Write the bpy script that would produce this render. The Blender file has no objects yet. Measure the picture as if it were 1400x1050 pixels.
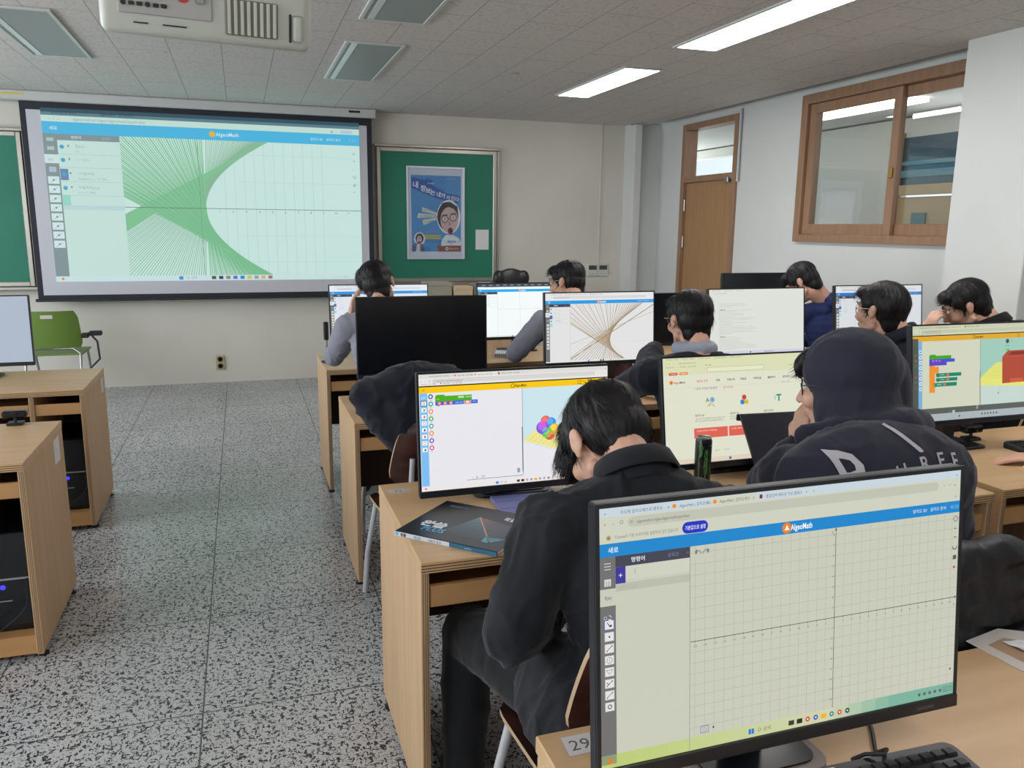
import bpy, bmesh, math, random
from mathutils import Vector, Matrix, noise
from mathutils.bvhtree import BVHTree
R = math.radians
rnd = random.Random(7)
scene = bpy.context.scene
COL = scene.collection

# ------------------------------------------------------------------ camera
cam_d = bpy.data.cameras.new('camera'); cam = bpy.data.objects.new('camera', cam_d); COL.objects.link(cam)
yaw, pit, rol, FPX = 0.323784, 0.1922056, -0.0105595, 1098.4
f_ = Vector((math.sin(yaw)*math.cos(pit), math.cos(yaw)*math.cos(pit), -math.sin(pit)))
r_ = Vector((math.cos(yaw), -math.sin(yaw), 0)); d_ = f_.cross(r_)
r2 = r_*math.cos(rol) + d_*math.sin(rol); d2 = d_*math.cos(rol) - r_*math.sin(rol)
Mc = Matrix((r2, -d2, -f_)).transposed().to_4x4(); Mc.translation = Vector((0, 0, 1.55))
cam.matrix_world = Mc
cam_d.sensor_fit = 'HORIZONTAL'; cam_d.sensor_width = 36; cam_d.lens = FPX/1400*36
cam_d.clip_start = 0.05
scene.camera = cam
scene.view_settings.view_transform = 'Standard'; scene.view_settings.look = 'None'
scene.view_settings.exposure = 0.0; scene.view_settings.gamma = 1.0
scene.view_settings.use_curve_mapping = False

# ------------------------------------------------------------------ daylight
w = bpy.data.worlds.new('world'); scene.world = w; w.use_nodes = True
w.node_tree.nodes['Background'].inputs[0].default_value = (0.80, 0.90, 1.0, 1)
w.node_tree.nodes['Background'].inputs[1].default_value = 1.3
def area(name, loc, rot, sx, sy, power, color):
    l = bpy.data.lights.new(name, 'AREA'); l.shape = 'RECTANGLE'; l.size = sx; l.size_y = sy
    l.energy = power; l.color = color
    o = bpy.data.objects.new(name, l); COL.objects.link(o); o.location = loc; o.rotation_euler = rot
    return o
# daylight entering through the windows of the left-hand wall (just outside the glass line)
for i, y in enumerate((0.6, 3.4, 6.2)):
    area('daylight', (-4.12, y, 1.75), (0, R(-90), 0), 1.5, 2.0, 80, (0.90, 0.95, 1.0))
area('corridor_fill', (6.2, 11.6, 1.6), (R(-90), 0, 0), 1.2, 1.6, 80, (0.92, 0.97, 1.0))  # added fill lamps that brighten the corridor
area('corridor_fill', (6.5, 5.0, 2.2), (0, R(90), 0), 0.5, 3.0, 26, (0.94, 0.97, 1.0))
LAMP = 21

# ------------------------------------------------------------------ materials
def s2l(c):
    return tuple((x/255/12.92 if x/255 <= 0.04045 else ((x/255+0.055)/1.055)**2.4) for x in c)
MATS = {}
def mat(name, col=(128,128,128), rough=0.6, metal=0.0, spec=0.5, emit=None, estr=1.0, bump=None, alpha=None, lin=None):
    if name in MATS: return MATS[name]
    m = bpy.data.materials.new(name); m.use_nodes = True; nt = m.node_tree
    b = nt.nodes['Principled BSDF']
    c = lin or s2l(col)
    b.inputs['Base Color'].default_value = (*c, 1)
    b.inputs['Roughness'].default_value = rough; b.inputs['Metallic'].default_value = metal
    b.inputs['Specular IOR Level'].default_value = spec
    if emit is not None:
        b.inputs['Emission Color'].default_value = (*s2l(emit), 1); b.inputs['Emission Strength'].default_value = estr
    if bump:
        sc, st, dist = bump
        tc = nt.nodes.new('ShaderNodeTexCoord'); n = nt.nodes.new('ShaderNodeTexNoise'); bp = nt.nodes.new('ShaderNodeBump')
        n.inputs['Scale'].default_value = sc; n.inputs['Detail'].default_value = 4
        bp.inputs['Strength'].default_value = st; bp.inputs['Distance'].default_value = dist
        nt.links.new(tc.outputs['Object'], n.inputs['Vector']); nt.links.new(n.outputs['Fac'], bp.inputs['Height'])
        nt.links.new(bp.outputs['Normal'], b.inputs['Normal'])
    MATS[name] = m; return m
def nodes(m): return m.node_tree, m.node_tree.nodes, m.node_tree.links, m.node_tree.nodes['Principled BSDF']
def noisecol(name, c1, c2, scale, rough=0.6, detail=4, stretch=(1,1,1), spec=0.5, lo=0.35, hi=0.65, bump=0.0, metal=0.0):
    m = mat(name, c1, rough, metal, spec); nt, N, L, b = nodes(m)
    tc = N.new('ShaderNodeTexCoord'); mp = N.new('ShaderNodeMapping'); mp.inputs['Scale'].default_value = stretch
    n = N.new('ShaderNodeTexNoise'); n.inputs['Scale'].default_value = scale; n.inputs['Detail'].default_value = detail
    cr = N.new('ShaderNodeValToRGB'); cr.color_ramp.elements[0].position = lo; cr.color_ramp.elements[1].position = hi
    cr.color_ramp.elements[0].color = (*s2l(c1), 1); cr.color_ramp.elements[1].color = (*s2l(c2), 1)
    L.new(tc.outputs['Object'], mp.inputs['Vector']); L.new(mp.outputs[0], n.inputs['Vector'])
    L.new(n.outputs['Fac'], cr.inputs[0]); L.new(cr.outputs[0], b.inputs['Base Color'])
    if bump:
        bp = N.new('ShaderNodeBump'); bp.inputs['Strength'].default_value = bump; bp.inputs['Distance'].default_value = 0.01
        L.new(n.outputs['Fac'], bp.inputs['Height']); L.new(bp.outputs['Normal'], b.inputs['Normal'])
    return m
# walls: off-white paint with faint unevenness
M_wall = noisecol('wall_paint', (206,203,193), (213,210,201), 1.3, 0.75, spec=0.3, bump=0.02)
M_wallr = noisecol('wall_paint_cool', (208,211,208), (214,217,215), 1.3, 0.7, spec=0.3, bump=0.02)
# terrazzo
M_floor = mat('terrazzo', (165,165,163), 0.26, spec=0.5); nt, N, L, b = nodes(M_floor)
tc = N.new('ShaderNodeTexCoord')
def chips(scale, stretch, thr, rotz):
    mp = N.new('ShaderNodeMapping'); mp.inputs['Scale'].default_value = stretch; mp.inputs['Rotation'].default_value = (0, 0, rotz)
    nz = N.new('ShaderNodeTexNoise'); nz.inputs['Scale'].default_value = scale; nz.inputs['Detail'].default_value = 1.0
    nz.inputs['Distortion'].default_value = 0.9
    L.new(tc.outputs['Object'], mp.inputs['Vector']); L.new(mp.outputs[0], nz.inputs['Vector'])
    r = N.new('ShaderNodeMapRange'); r.inputs['From Min'].default_value = thr; r.inputs['From Max'].default_value = thr+0.025
    L.new(nz.outputs['Fac'], r.inputs['Value']); return r
c1 = chips(100, (1, 0.6, 1), 0.585, 0.4); c2 = chips(96, (0.55, 1, 1), 0.60, -0.3); c3 = chips(200, (1, 1, 1), 0.60, 0)
mx = N.new('ShaderNodeMath'); mx.operation = 'MAXIMUM'; L.new(c1.outputs[0], mx.inputs[0]); L.new(c2.outputs[0], mx.inputs[1])
m3 = N.new('ShaderNodeMath'); m3.operation = 'MULTIPLY'; m3.inputs[1].default_value = 0.5; L.new(c3.outputs[0], m3.inputs[0])
mx2 = N.new('ShaderNodeMath'); mx2.operation = 'MAXIMUM'; L.new(mx.outputs[0], mx2.inputs[0]); L.new(m3.outputs[0], mx2.inputs[1])
big = N.new('ShaderNodeTexNoise'); big.inputs['Scale'].default_value = 1.1; big.inputs['Detail'].default_value = 5
L.new(tc.outputs['Object'], big.inputs['Vector'])
base = N.new('ShaderNodeValToRGB'); base.color_ramp.elements[0].position = 0.3; base.color_ramp.elements[1].position = 0.7
base.color_ramp.elements[0].color = (*s2l((178,179,179)), 1); base.color_ramp.elements[1].color = (*s2l((199,200,201)), 1)
L.new(big.outputs['Fac'], base.inputs[0])
mixc = N.new('ShaderNodeMixRGB'); mixc.inputs['Color2'].default_value = (*s2l((58,59,62)), 1)
L.new(mx2.outputs[0], mixc.inputs['Fac']); L.new(base.outputs[0], mixc.inputs['Color1'])
br = N.new('ShaderNodeTexBrick'); br.offset = 0.0; br.inputs['Scale'].default_value = 1.0
br.inputs['Brick Width'].default_value = 0.672; br.inputs['Row Height'].default_value = 0.672; br.inputs['Mortar Size'].default_value = 0.0028
mpj = N.new('ShaderNodeMapping'); mpj.inputs['Location'].default_value = (0.19, -3.88+0.672*6, 0)
L.new(tc.outputs['Object'], mpj.inputs['Vector']); L.new(mpj.outputs[0], br.inputs['Vector'])
mixj = N.new('ShaderNodeMixRGB'); mixj.inputs['Color2'].default_value = (*s2l((84,86,86)), 1)
L.new(br.outputs['Fac'], mixj.inputs['Fac']); L.new(mixc.outputs[0], mixj.inputs['Color1']); L.new(mixj.outputs[0], b.inputs['Base Color'])
# ceiling: mineral tiles with a fissured grain and fine seams
M_ceil = mat('mineral_tile', (206,203,200), 0.85, spec=0.2); nt, N, L, b = nodes(M_ceil)
tc = N.new('ShaderNodeTexCoord')
nz = N.new('ShaderNodeTexNoise'); nz.inputs['Scale'].default_value = 46; nz.inputs['Detail'].default_value = 3
mp = N.new('ShaderNodeMapping'); mp.inputs['Scale'].default_value = (1, 0.6, 1)
L.new(tc.outputs['Object'], mp.inputs['Vector']); L.new(mp.outputs[0], nz.inputs['Vector'])
cr = N.new('ShaderNodeValToRGB'); cr.color_ramp.elements[0].position = 0.36; cr.color_ramp.elements[1].position = 0.46
cr.color_ramp.elements[0].color = (*s2l((192,188,184)), 1); cr.color_ramp.elements[1].color = (*s2l((206,203,200)), 1)
L.new(nz.outputs['Fac'], cr.inputs[0])
br = N.new('ShaderNodeTexBrick'); br.offset = 0.5; br.inputs['Scale'].default_value = 1.0
br.inputs['Brick Width'].default_value = 0.64; br.inputs['Row Height'].default_value = 0.325
br.inputs['Mortar Size'].default_value = 0.0022; br.inputs['Mortar Smooth'].default_value = 0.3
mp2 = N.new('ShaderNodeMapping'); mp2.inputs['Rotation'].default_value = (0, 0, R(90)); mp2.inputs['Location'].default_value = (0.0, 0.05, 0)
L.new(tc.outputs['Object'], mp2.inputs['Vector']); L.new(mp2.outputs[0], br.inputs['Vector'])
mixc = N.new('ShaderNodeMixRGB'); mixc.inputs['Color2'].default_value = (*s2l((120,118,114)), 1)
L.new(br.outputs['Fac'], mixc.inputs['Fac']); L.new(cr.outputs[0], mixc.inputs['Color1']); L.new(mixc.outputs[0], b.inputs['Base Color'])
bp = N.new('ShaderNodeBump'); bp.inputs['Strength'].default_value = 0.12; bp.inputs['Distance'].default_value = 0.003
L.new(nz.outputs['Fac'], bp.inputs['Height']); L.new(bp.outputs['Normal'], b.inputs['Normal'])

M_top = noisecol('beech_top', (200,167,126), (190,155,113), 6, 0.38, 5, (0.35, 3.5, 3), bump=0.0, spec=0.45)
M_side = noisecol('beech_side', (196,165,130), (186,154,118), 6, 0.5, 5, (5, 5, 0.35), spec=0.4)
M_tray = noisecol('tray_wood', (190,146,98), (180,136,88), 7, 0.5, 4, (0.3, 3, 4))
M_edge = mat('edge_band', (168,140,115), 0.5)
M_edged = mat('edge_groove', (92,66,48), 0.6)
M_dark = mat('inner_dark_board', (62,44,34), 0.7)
M_black = mat('black_plastic', (22,23,26), 0.42)
M_bezel = mat('bezel_black', (26,28,34), 0.35)
M_glossblk = mat('screen_off_glass', (14,16,22), 0.22, spec=0.5)
M_metal = mat('grey_metal', (170,172,176), 0.3, 0.9)
M_wmetal = mat('white_painted_metal', (196,198,202), 0.4, 0.2)
M_white = mat('white_plastic', (205,208,203), 0.45)
M_paper = mat('paper', (214,214,218), 0.7)
M_alu = mat('aluminium', (176,172,164), 0.35, 0.75)
M_green = noisecol('green_board', (22,112,88), (26,120,95), 2.0, 0.55)
M_frame = noisecol('oak_frame', (158,124,98), (146,112,86), 8, 0.5, 4, (3, 3, 0.4))
M_door = noisecol('oak_door', (168,130,92), (158,120,82), 8, 0.5, 4, (5, 5, 0.3))
M_skin = mat('skin', (206,162,140), 0.5, spec=0.35)
M_skin2 = mat('skin_warm', (190,140,116), 0.5, spec=0.35)
for m in (M_skin, M_skin2):
    b = m.node_tree.nodes['Principled BSDF']; b.inputs['Subsurface Weight'].default_value = 0.12
    b.inputs['Subsurface Radius'].default_value = (0.012, 0.005, 0.003)
M_hair = mat('hair_black', (22,20,22), 0.5, spec=0.28)
M_hairb = mat('hair_soft_black', (32,30,33), 0.42, spec=0.5)
M_hair_l = mat('eye_dark', (20,14,12), 0.2)
def cloth(name, col, fine=240, st=0.25, rough=0.85):
    m = mat(name, col, rough, spec=0.25, bump=(fine, st, 0.002))
    m.node_tree.nodes['Principled BSDF'].inputs['Sheen Weight'].default_value = 0.12
    return m
M_shirt = cloth('black_twill', (25,27,33)); M_trous = cloth('black_trouser', (16,17,21))
M_hood = cloth('charcoal_fleece', (38,40,54), 180); M_navy = cloth('navy_fleece', (30,40,84), 180)
M_grey = cloth('grey_knit', (138,140,152), 160); M_vest = cloth('navy_vest', (36,41,56))
M_navjk = cloth('dark_navy_jacket', (20,24,35), 160); M_blkjk = cloth('black_jacket', (19,20,25))
M_puff = mat('puffer_nylon', (15,17,23), 0.5, spec=0.4, bump=(60, 0.3, 0.004))
M_lgrey = cloth('pale_grey_hood', (150,155,168), 160)
M_shoe = mat('shoe_rubber', (30,30,32), 0.6)
M_ply = noisecol('marbled_plywood', (40,20,17), (72,38,30), 9, 0.28, 5, (1,1,3))
M_plyedge = mat('plywood_edge', (176,150,120), 0.5)

# glass that is clear head-on and mirror-like at a slant
M_glass = bpy.data.materials.new('window_glass'); M_glass.use_nodes = True
nt = M_glass.node_tree; N = nt.nodes; L = nt.links; N.remove(N['Principled BSDF'])
tr = N.new('ShaderNodeBsdfTransparent'); tr.inputs[0].default_value = (0.97, 0.985, 0.98, 1)
gl = N.new('ShaderNodeBsdfGlossy'); gl.inputs['Roughness'].default_value = 0.015
lw = N.new('ShaderNodeLayerWeight'); lw.inputs['Blend'].default_value = 0.5
pw_ = N.new('ShaderNodeMath'); pw_.operation = 'POWER'; pw_.inputs[1].default_value = 3.5; L.new(lw.outputs['Facing'], pw_.inputs[0])
fr = N.new('ShaderNodeMath'); fr.operation = 'MULTIPLY_ADD'; fr.inputs[1].default_value = 0.85; fr.inputs[2].default_value = 0.045; L.new(pw_.outputs[0], fr.inputs[0]); mixs = N.new('ShaderNodeMixShader')
L.new(fr.outputs[0], mixs.inputs[0]); L.new(tr.outputs[0], mixs.inputs[1]); L.new(gl.outputs[0], mixs.inputs[2])
L.new(mixs.outputs[0], N['Material Output'].inputs['Surface'])
MATS['window_glass'] = M_glass

# ------------------------------------------------------------------ helpers
def off(o):
    v = Vector((0, 0, 0))
    while o is not None: v += o.location; o = o.parent
    return v
def tag(o, label=None, cat=None, group=None, kind=None):
    if label: o['label'] = label
    if cat: o['category'] = cat
    if group: o['group'] = group
    if kind: o['kind'] = kind
    return o
def empty(name, loc, label, cat, group=None):
    o = bpy.data.objects.new(name, None); COL.objects.link(o); o.location = loc; o.empty_display_size = 0.05
    return tag(o, label, cat, group)
def link_mesh(name, me, m, parent=None, loc=None, smooth=None):
    """me has world coordinates; they are shifted to the parent's (or the given) origin."""
    o = bpy.data.objects.new(name, me); COL.objects.link(o)
    if parent is not None: o.parent = parent; sh = off(parent)
    else: sh = Vector(loc) if loc is not None else Vector((0, 0, 0)); o.location = sh
    me.transform(Matrix.Translation(-sh))
    if m is not None:
        for x in (m if isinstance(m, (list, tuple)) else [m]): me.materials.append(x)
    if smooth is not None:
        me.shade_smooth() if smooth is True else None
        if smooth is not True: me.set_sharp_from_angle(angle=R(smooth))
    return o
class MB:
    def __init__(s): s.bm = bmesh.new(); s.mi = 0
    def _new(s, geom):
        for f in geom:
            f.material_index = s.mi
    def box(s, x0, x1, y0, y1, z0, z1, bev=0.0, mtx=None, seg=1):
        vs = [s.bm.verts.new((x, y, z)) for x in (x0, x1) for y in (y0, y1) for z in (z0, z1)]
        idx = [(0,1,3,2),(4,6,7,5),(0,4,5,1),(2,3,7,6),(0,2,6,4),(1,5,7,3)]
        fs = [s.bm.faces.new([vs[i] for i in t]) for t in idx]; s._new(fs)
        if bev > 0:
            es = list({e for f in fs for e in f.edges})
            r = bmesh.ops.bevel(s.bm, geom=es, offset=bev, segments=seg, affect='EDGES', profile=0.5)
            vs = list({v for f in r['faces'] for v in f.verts} | {v for v in vs if v.is_valid})
            s._new(r['faces'])
        if mtx is not None:
            for v in vs: v.co = mtx @ v.co
        return s
    def tube(s, pts, r, n=10, cap=True, radii=None):
        pts = [Vector(p) for p in pts]; rings = []; up = None
        for i, p in enumerate(pts):
            t = (pts[min(i+1, len(pts)-1)] - pts[max(i-1, 0)]).normalized()
            if up is None: up = Vector((0,0,1)) if abs(t.z) < 0.9 else Vector((1,0,0))
            a = (up - t*up.dot(t)).normalized(); up = a; b = t.cross(a); rr = radii[i] if radii else r
            rings.append([s.bm.verts.new(p + (a*math.cos(2*math.pi*k/n) + b*math.sin(2*math.pi*k/n))*rr) for k in range(n)])
        fs = []
        for A, B in zip(rings, rings[1:]):
            for k in range(n): fs.append(s.bm.faces.new((A[k], A[(k+1)%n], B[(k+1)%n], B[k])))
        if cap: fs.append(s.bm.faces.new(rings[0][::-1])); fs.append(s.bm.faces.new(rings[-1]))
        s._new(fs); return s
    def lathe(s, prof, c, n=32, axis=(0,0,1)):
        c = Vector(c); q = Vector((0,0,1)).rotation_difference(Vector(axis)); rings = []
        for r, z in prof:
            rings.append([s.bm.verts.new(c + q @ Vector((r*math.cos(2*math.pi*k/n), r*math.sin(2*math.pi*k/n), z))) for k in range(n)])
        fs = []
        for A, B in zip(rings, rings[1:]):
            for k in range(n): fs.append(s.bm.faces.new((A[k], A[(k+1)%n], B[(k+1)%n], B[k])))
        fs.append(s.bm.faces.new(rings[0][::-1])); fs.append(s.bm.faces.new(rings[-1])); s._new(fs); return s
    def prism(s, poly, fn, d0, d1):
        """poly 2-D points, fn(a, b, d) -> 3-D"""
        A = [s.bm.verts.new(fn(a, b, d0)) for a, b in poly]; B = [s.bm.verts.new(fn(a, b, d1)) for a, b in poly]; n = len(poly)
        fs = [s.bm.faces.new(A[::-1]), s.bm.faces.new(B)]
        for k in range(n): fs.append(s.bm.faces.new((A[k], A[(k+1)%n], B[(k+1)%n], B[k])))
        s._new(fs); return s
    def face(s, pts): s._new([s.bm.faces.new([s.bm.verts.new(p) for p in pts])]); return s
    def raw(s, verts, faces):
        vs = [s.bm.verts.new(v) for v in verts]; fs = []
        for f in faces:
            try: fs.append(s.bm.faces.new([vs[i] for i in f]))
            except ValueError: pass
        s._new(fs); return s
    def build(s, name, m, parent=None, loc=None, smooth=None, flip=True):
        if flip: bmesh.ops.recalc_face_normals(s.bm, faces=s.bm.faces)
        me = bpy.data.meshes.new(name); s.bm.to_mesh(me); s.bm.free()
        return link_mesh(name, me, m, parent, loc, smooth)
def B(*a, **k): return MB().box(*a, **k)
def struct(o): o['kind'] = 'structure'; return o
_TC = {}
def text_geo(st, bold=0.0):
    key = (st, bold)
    if key in _TC: return _TC[key]
    cu = bpy.data.curves.new('t', 'FONT'); cu.body = st; cu.size = 1.0; cu.align_x = 'LEFT'; cu.resolution_u = 2; cu.offset = bold
    o = bpy.data.objects.new('t', cu); COL.objects.link(o)
    dg = bpy.context.evaluated_depsgraph_get(); me = o.evaluated_get(dg).to_mesh()
    V = [tuple(v.co) for v in me.vertices]; F = [tuple(p.vertices) for p in me.polygons]
    o.evaluated_get(dg).to_mesh_clear(); bpy.data.objects.remove(o); bpy.data.curves.remove(cu)
    wd = max((v[0] for v in V), default=0.5)
    _TC[key] = (V, F, wd); return _TC[key]
def copy_tree(o, name=None):
    c = o.copy(); COL.objects.link(c)
    for ch in list(o.children):
        k = ch.copy(); COL.objects.link(k); k.parent = c
        for g in list(ch.children):
            q = g.copy(); COL.objects.link(q); q.parent = k
    return c

# ------------------------------------------------------------------ screens and printed surfaces
class Art:
    """flat artwork laid on a real surface; u right 0..1, v down 0..1, thin layers of coloured film"""
    def __init__(s, T, W, H, tint=(1,1,1), emit=True, step=0.00012, prefix='screen'):
        s.T, s.W, s.H, s.tint, s.emit, s.step, s.bm, s.cols, s.prefix = T, W, H, tint, emit, step, bmesh.new(), [], prefix
    def ci(s, c):
        c = tuple(int(round(c[i]*s.tint[i])) for i in range(3))
        if c not in s.cols: s.cols.append(c)
        return s.cols.index(c)
    def poly(s, pts, c, l=1):
        f = s.bm.faces.new([s.bm.verts.new(s.T(u, v, s.step*l)) for u, v in pts]); f.material_index = s.ci(c)
    def rect(s, u0, v0, u1, v1, c, l=1): s.poly([(u0,v0),(u1,v0),(u1,v1),(u0,v1)], c, l)
    def line(s, u0, v0, u1, v1, wd, c, l=3):
        dx, dy = (u1-u0)*s.W, (v1-v0)*s.H; n = math.hypot(dx, dy) or 1
        ox, oy = -dy/n*wd/2/s.W, dx/n*wd/2/s.H
        s.poly([(u0+ox,v0+oy),(u1+ox,v1+oy),(u1-ox,v1-oy),(u0-ox,v0-oy)], c, l)
    def circ(s, u, v, r, c, l=3, n=16, sq=1.0):
        s.poly([(u+math.cos(2*math.pi*k/n)*r/s.W, v+math.sin(2*math.pi*k/n)*r*sq/s.H) for k in range(n)], c, l)
    def ring(s, u, v, r, wd, c, l=3, n=16):
        for k in range(n):
            a, b = 2*math.pi*k/n, 2*math.pi*(k+1)/n
            s.poly([(u+math.cos(t)*q/s.W, v+math.sin(t)*q/s.H) for t, q in ((a,r),(b,r),(b,r-wd),(a,r-wd))], c, l)
    def pill(s, u0, v0, u1, v1, c, l=2):
        r = (v1-v0)*s.H/2; ru = r/s.W; pts = []
        for k in range(9): a = -math.pi/2+math.pi*k/8; pts.append((u1-ru+math.cos(a)*ru, (v0+v1)/2+math.sin(a)*r/s.H))
        for k in range(9): a = math.pi/2+math.pi*k/8; pts.append((u0+ru+math.cos(a)*ru, (v0+v1)/2+math.sin(a)*r/s.H))
        s.poly(pts, c, l)
    def text(s, u, v, h, st, c, l=4, bold=0.0, align='l', rot=0.0, wmax=None):
        """h = letter height in metres, v = baseline"""
        V, F, wd = text_geo(st, bold); k = h/0.72; kx = k
        if wmax and wd*k > wmax: kx = wmax/wd
        x0 = {'l':0, 'c':-wd*kx/2, 'r':-wd*kx}[align]; ca, sa = math.cos(rot), math.sin(rot); i = s.ci(c)
        vs = []
        for x, y, _ in V:
            X, Y = x0+x*kx, y*k; X, Y = X*ca-Y*sa, X*sa+Y*ca
            vs.append(s.bm.verts.new(s.T(u+X/s.W, v-Y/s.H, s.step*l)))
        for f in F:
            try: s.bm.faces.new([vs[j] for j in f]).material_index = i
            except ValueError: pass
    def build(s, name, parent, strength=1.0, rough=0.4):
        me = bpy.data.meshes.new(name); s.bm.to_mesh(me); s.bm.free(); ms = []
        for c in s.cols:
            if s.emit: ms.append(mat('%s_%d_%d_%d' % (s.prefix, *c), (10,10,10), 0.35, spec=0.3, emit=c, estr=strength))
            else: ms.append(mat('print_%d_%d_%d' % c, c, rough))
        return link_mesh(name, me, ms, parent)

def art_taskbar(a, v0, col, bg=True):
    if bg: a.rect(0, v0, 1, 1, col, 1)
    m = (v0+1)/2; h = (1-v0)*a.H
    a.rect(0.38, m-0.010, 0.395, m+0.012, (30,120,215), 3); a.line(0.3875, m-0.011, 0.3875, m+0.013, 0.0008, col, 4)
    a.ring(0.41, m, 0.0028, 0.0007, (90,90,90), 3, 10)
    a.text(0.42, m+0.008, h*0.28, '검색', (110,110,110))
    for i, c in enumerate(((60,55,50),(40,44,40),(214,80,60),(70,90,190),(240,180,40),(30,140,160),(210,90,60),(60,60,70))):
        u = 0.5+i*0.0235
        if i in (0, 1, 4): a.rect(u-0.008, m-0.009, u+0.008, m+0.011, c, 3)
        else: a.circ(u, m, h*0.22, c, 3, 10); a.circ(u, m, h*0.08, (235,235,235), 4, 8)
    for i in range(5): a.rect(0.885+i*0.017, m-0.006, 0.893+i*0.017, m+0.007, (90,100,100), 3)
    a.text(0.965, m-0.002, h*0.22, '오전 10:24', (70,80,80), wmax=0.03*a.W); a.text(0.965, m+0.012, h*0.22, '2024-12', (70,80,80), wmax=0.03*a.W)
    a.circ(0.022, m, h*0.2, (235,120,40), 3, 10)
def art_chrome(a, hdr_v, tabs=(198,212,222), bar=(226,226,205), scale=1.0):
    a.rect(0, 0, 1, 0.035, tabs, 1); a.rect(0, 0.035, 1, hdr_v, bar, 1)
    t = 0.0042*scale
    a.text(0.012, 0.026, t, 'v', (80,85,90)); a.text(0.05, 0.027, t, '지오메 알지오매스로 배우는 ..', (90,100,110), wmax=0.11*a.W); a.text(0.165, 0.026, t, 'x', (80,85,90))
    a.circ(0.182, 0.02, t*0.7, (236,140,40)); a.text(0.195, 0.027, t, 'AlgeoMath | 알지오매스', (90,100,110), wmax=0.08*a.W); a.text(0.265, 0.026, t, 'x', (80,85,90))
    a.rect(0.275, 0.004, 0.395, 0.036, bar, 2)
    a.circ(0.285, 0.02, t*0.7, (236,140,40)); a.text(0.297, 0.027, t, 'AlgeoMath | 알지오매스', (90,95,90), wmax=0.08*a.W); a.text(0.385, 0.026, t, 'x', (160,90,60))
    a.rect(0.403, 0.012, 0.411, 0.028, (120,50,60), 3); a.text(0.42, 0.027, t, '통합검색 에듀넷 가상 클래스', (90,100,110), wmax=0.1*a.W); a.text(0.53, 0.026, t, 'v', (80,85,90)); a.text(0.55, 0.027, t, '+', (80,85,90))
    a.text(0.01, 0.068, t, '<', (90,90,85)); a.text(0.03, 0.068, t, '>', (150,150,140)); a.ring(0.053, 0.058, t*0.6, 0.0006, (90,90,85), 3, 10)
    a.pill(0.068, 0.042, 0.93, 0.08, tuple(int(x*0.93) for x in bar), 2)
    a.ring(0.077, 0.06, t*0.4, 0.0005, (90,90,85), 3, 8)
    a.text(0.09, 0.067, t, 'algeomath.kr/algeo/algeomath/app/index', (105,105,95), wmax=0.13*a.W)
    for u, ch in ((0.945,'*'),(0.964,'^'),(0.98,'o')): a.text(u, 0.068, t, ch, (70,70,65))
    for u in (0.955, 0.985): a.text(u, 0.026, t, 'x' if u > 0.97 else '-', (80,85,90))
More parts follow.
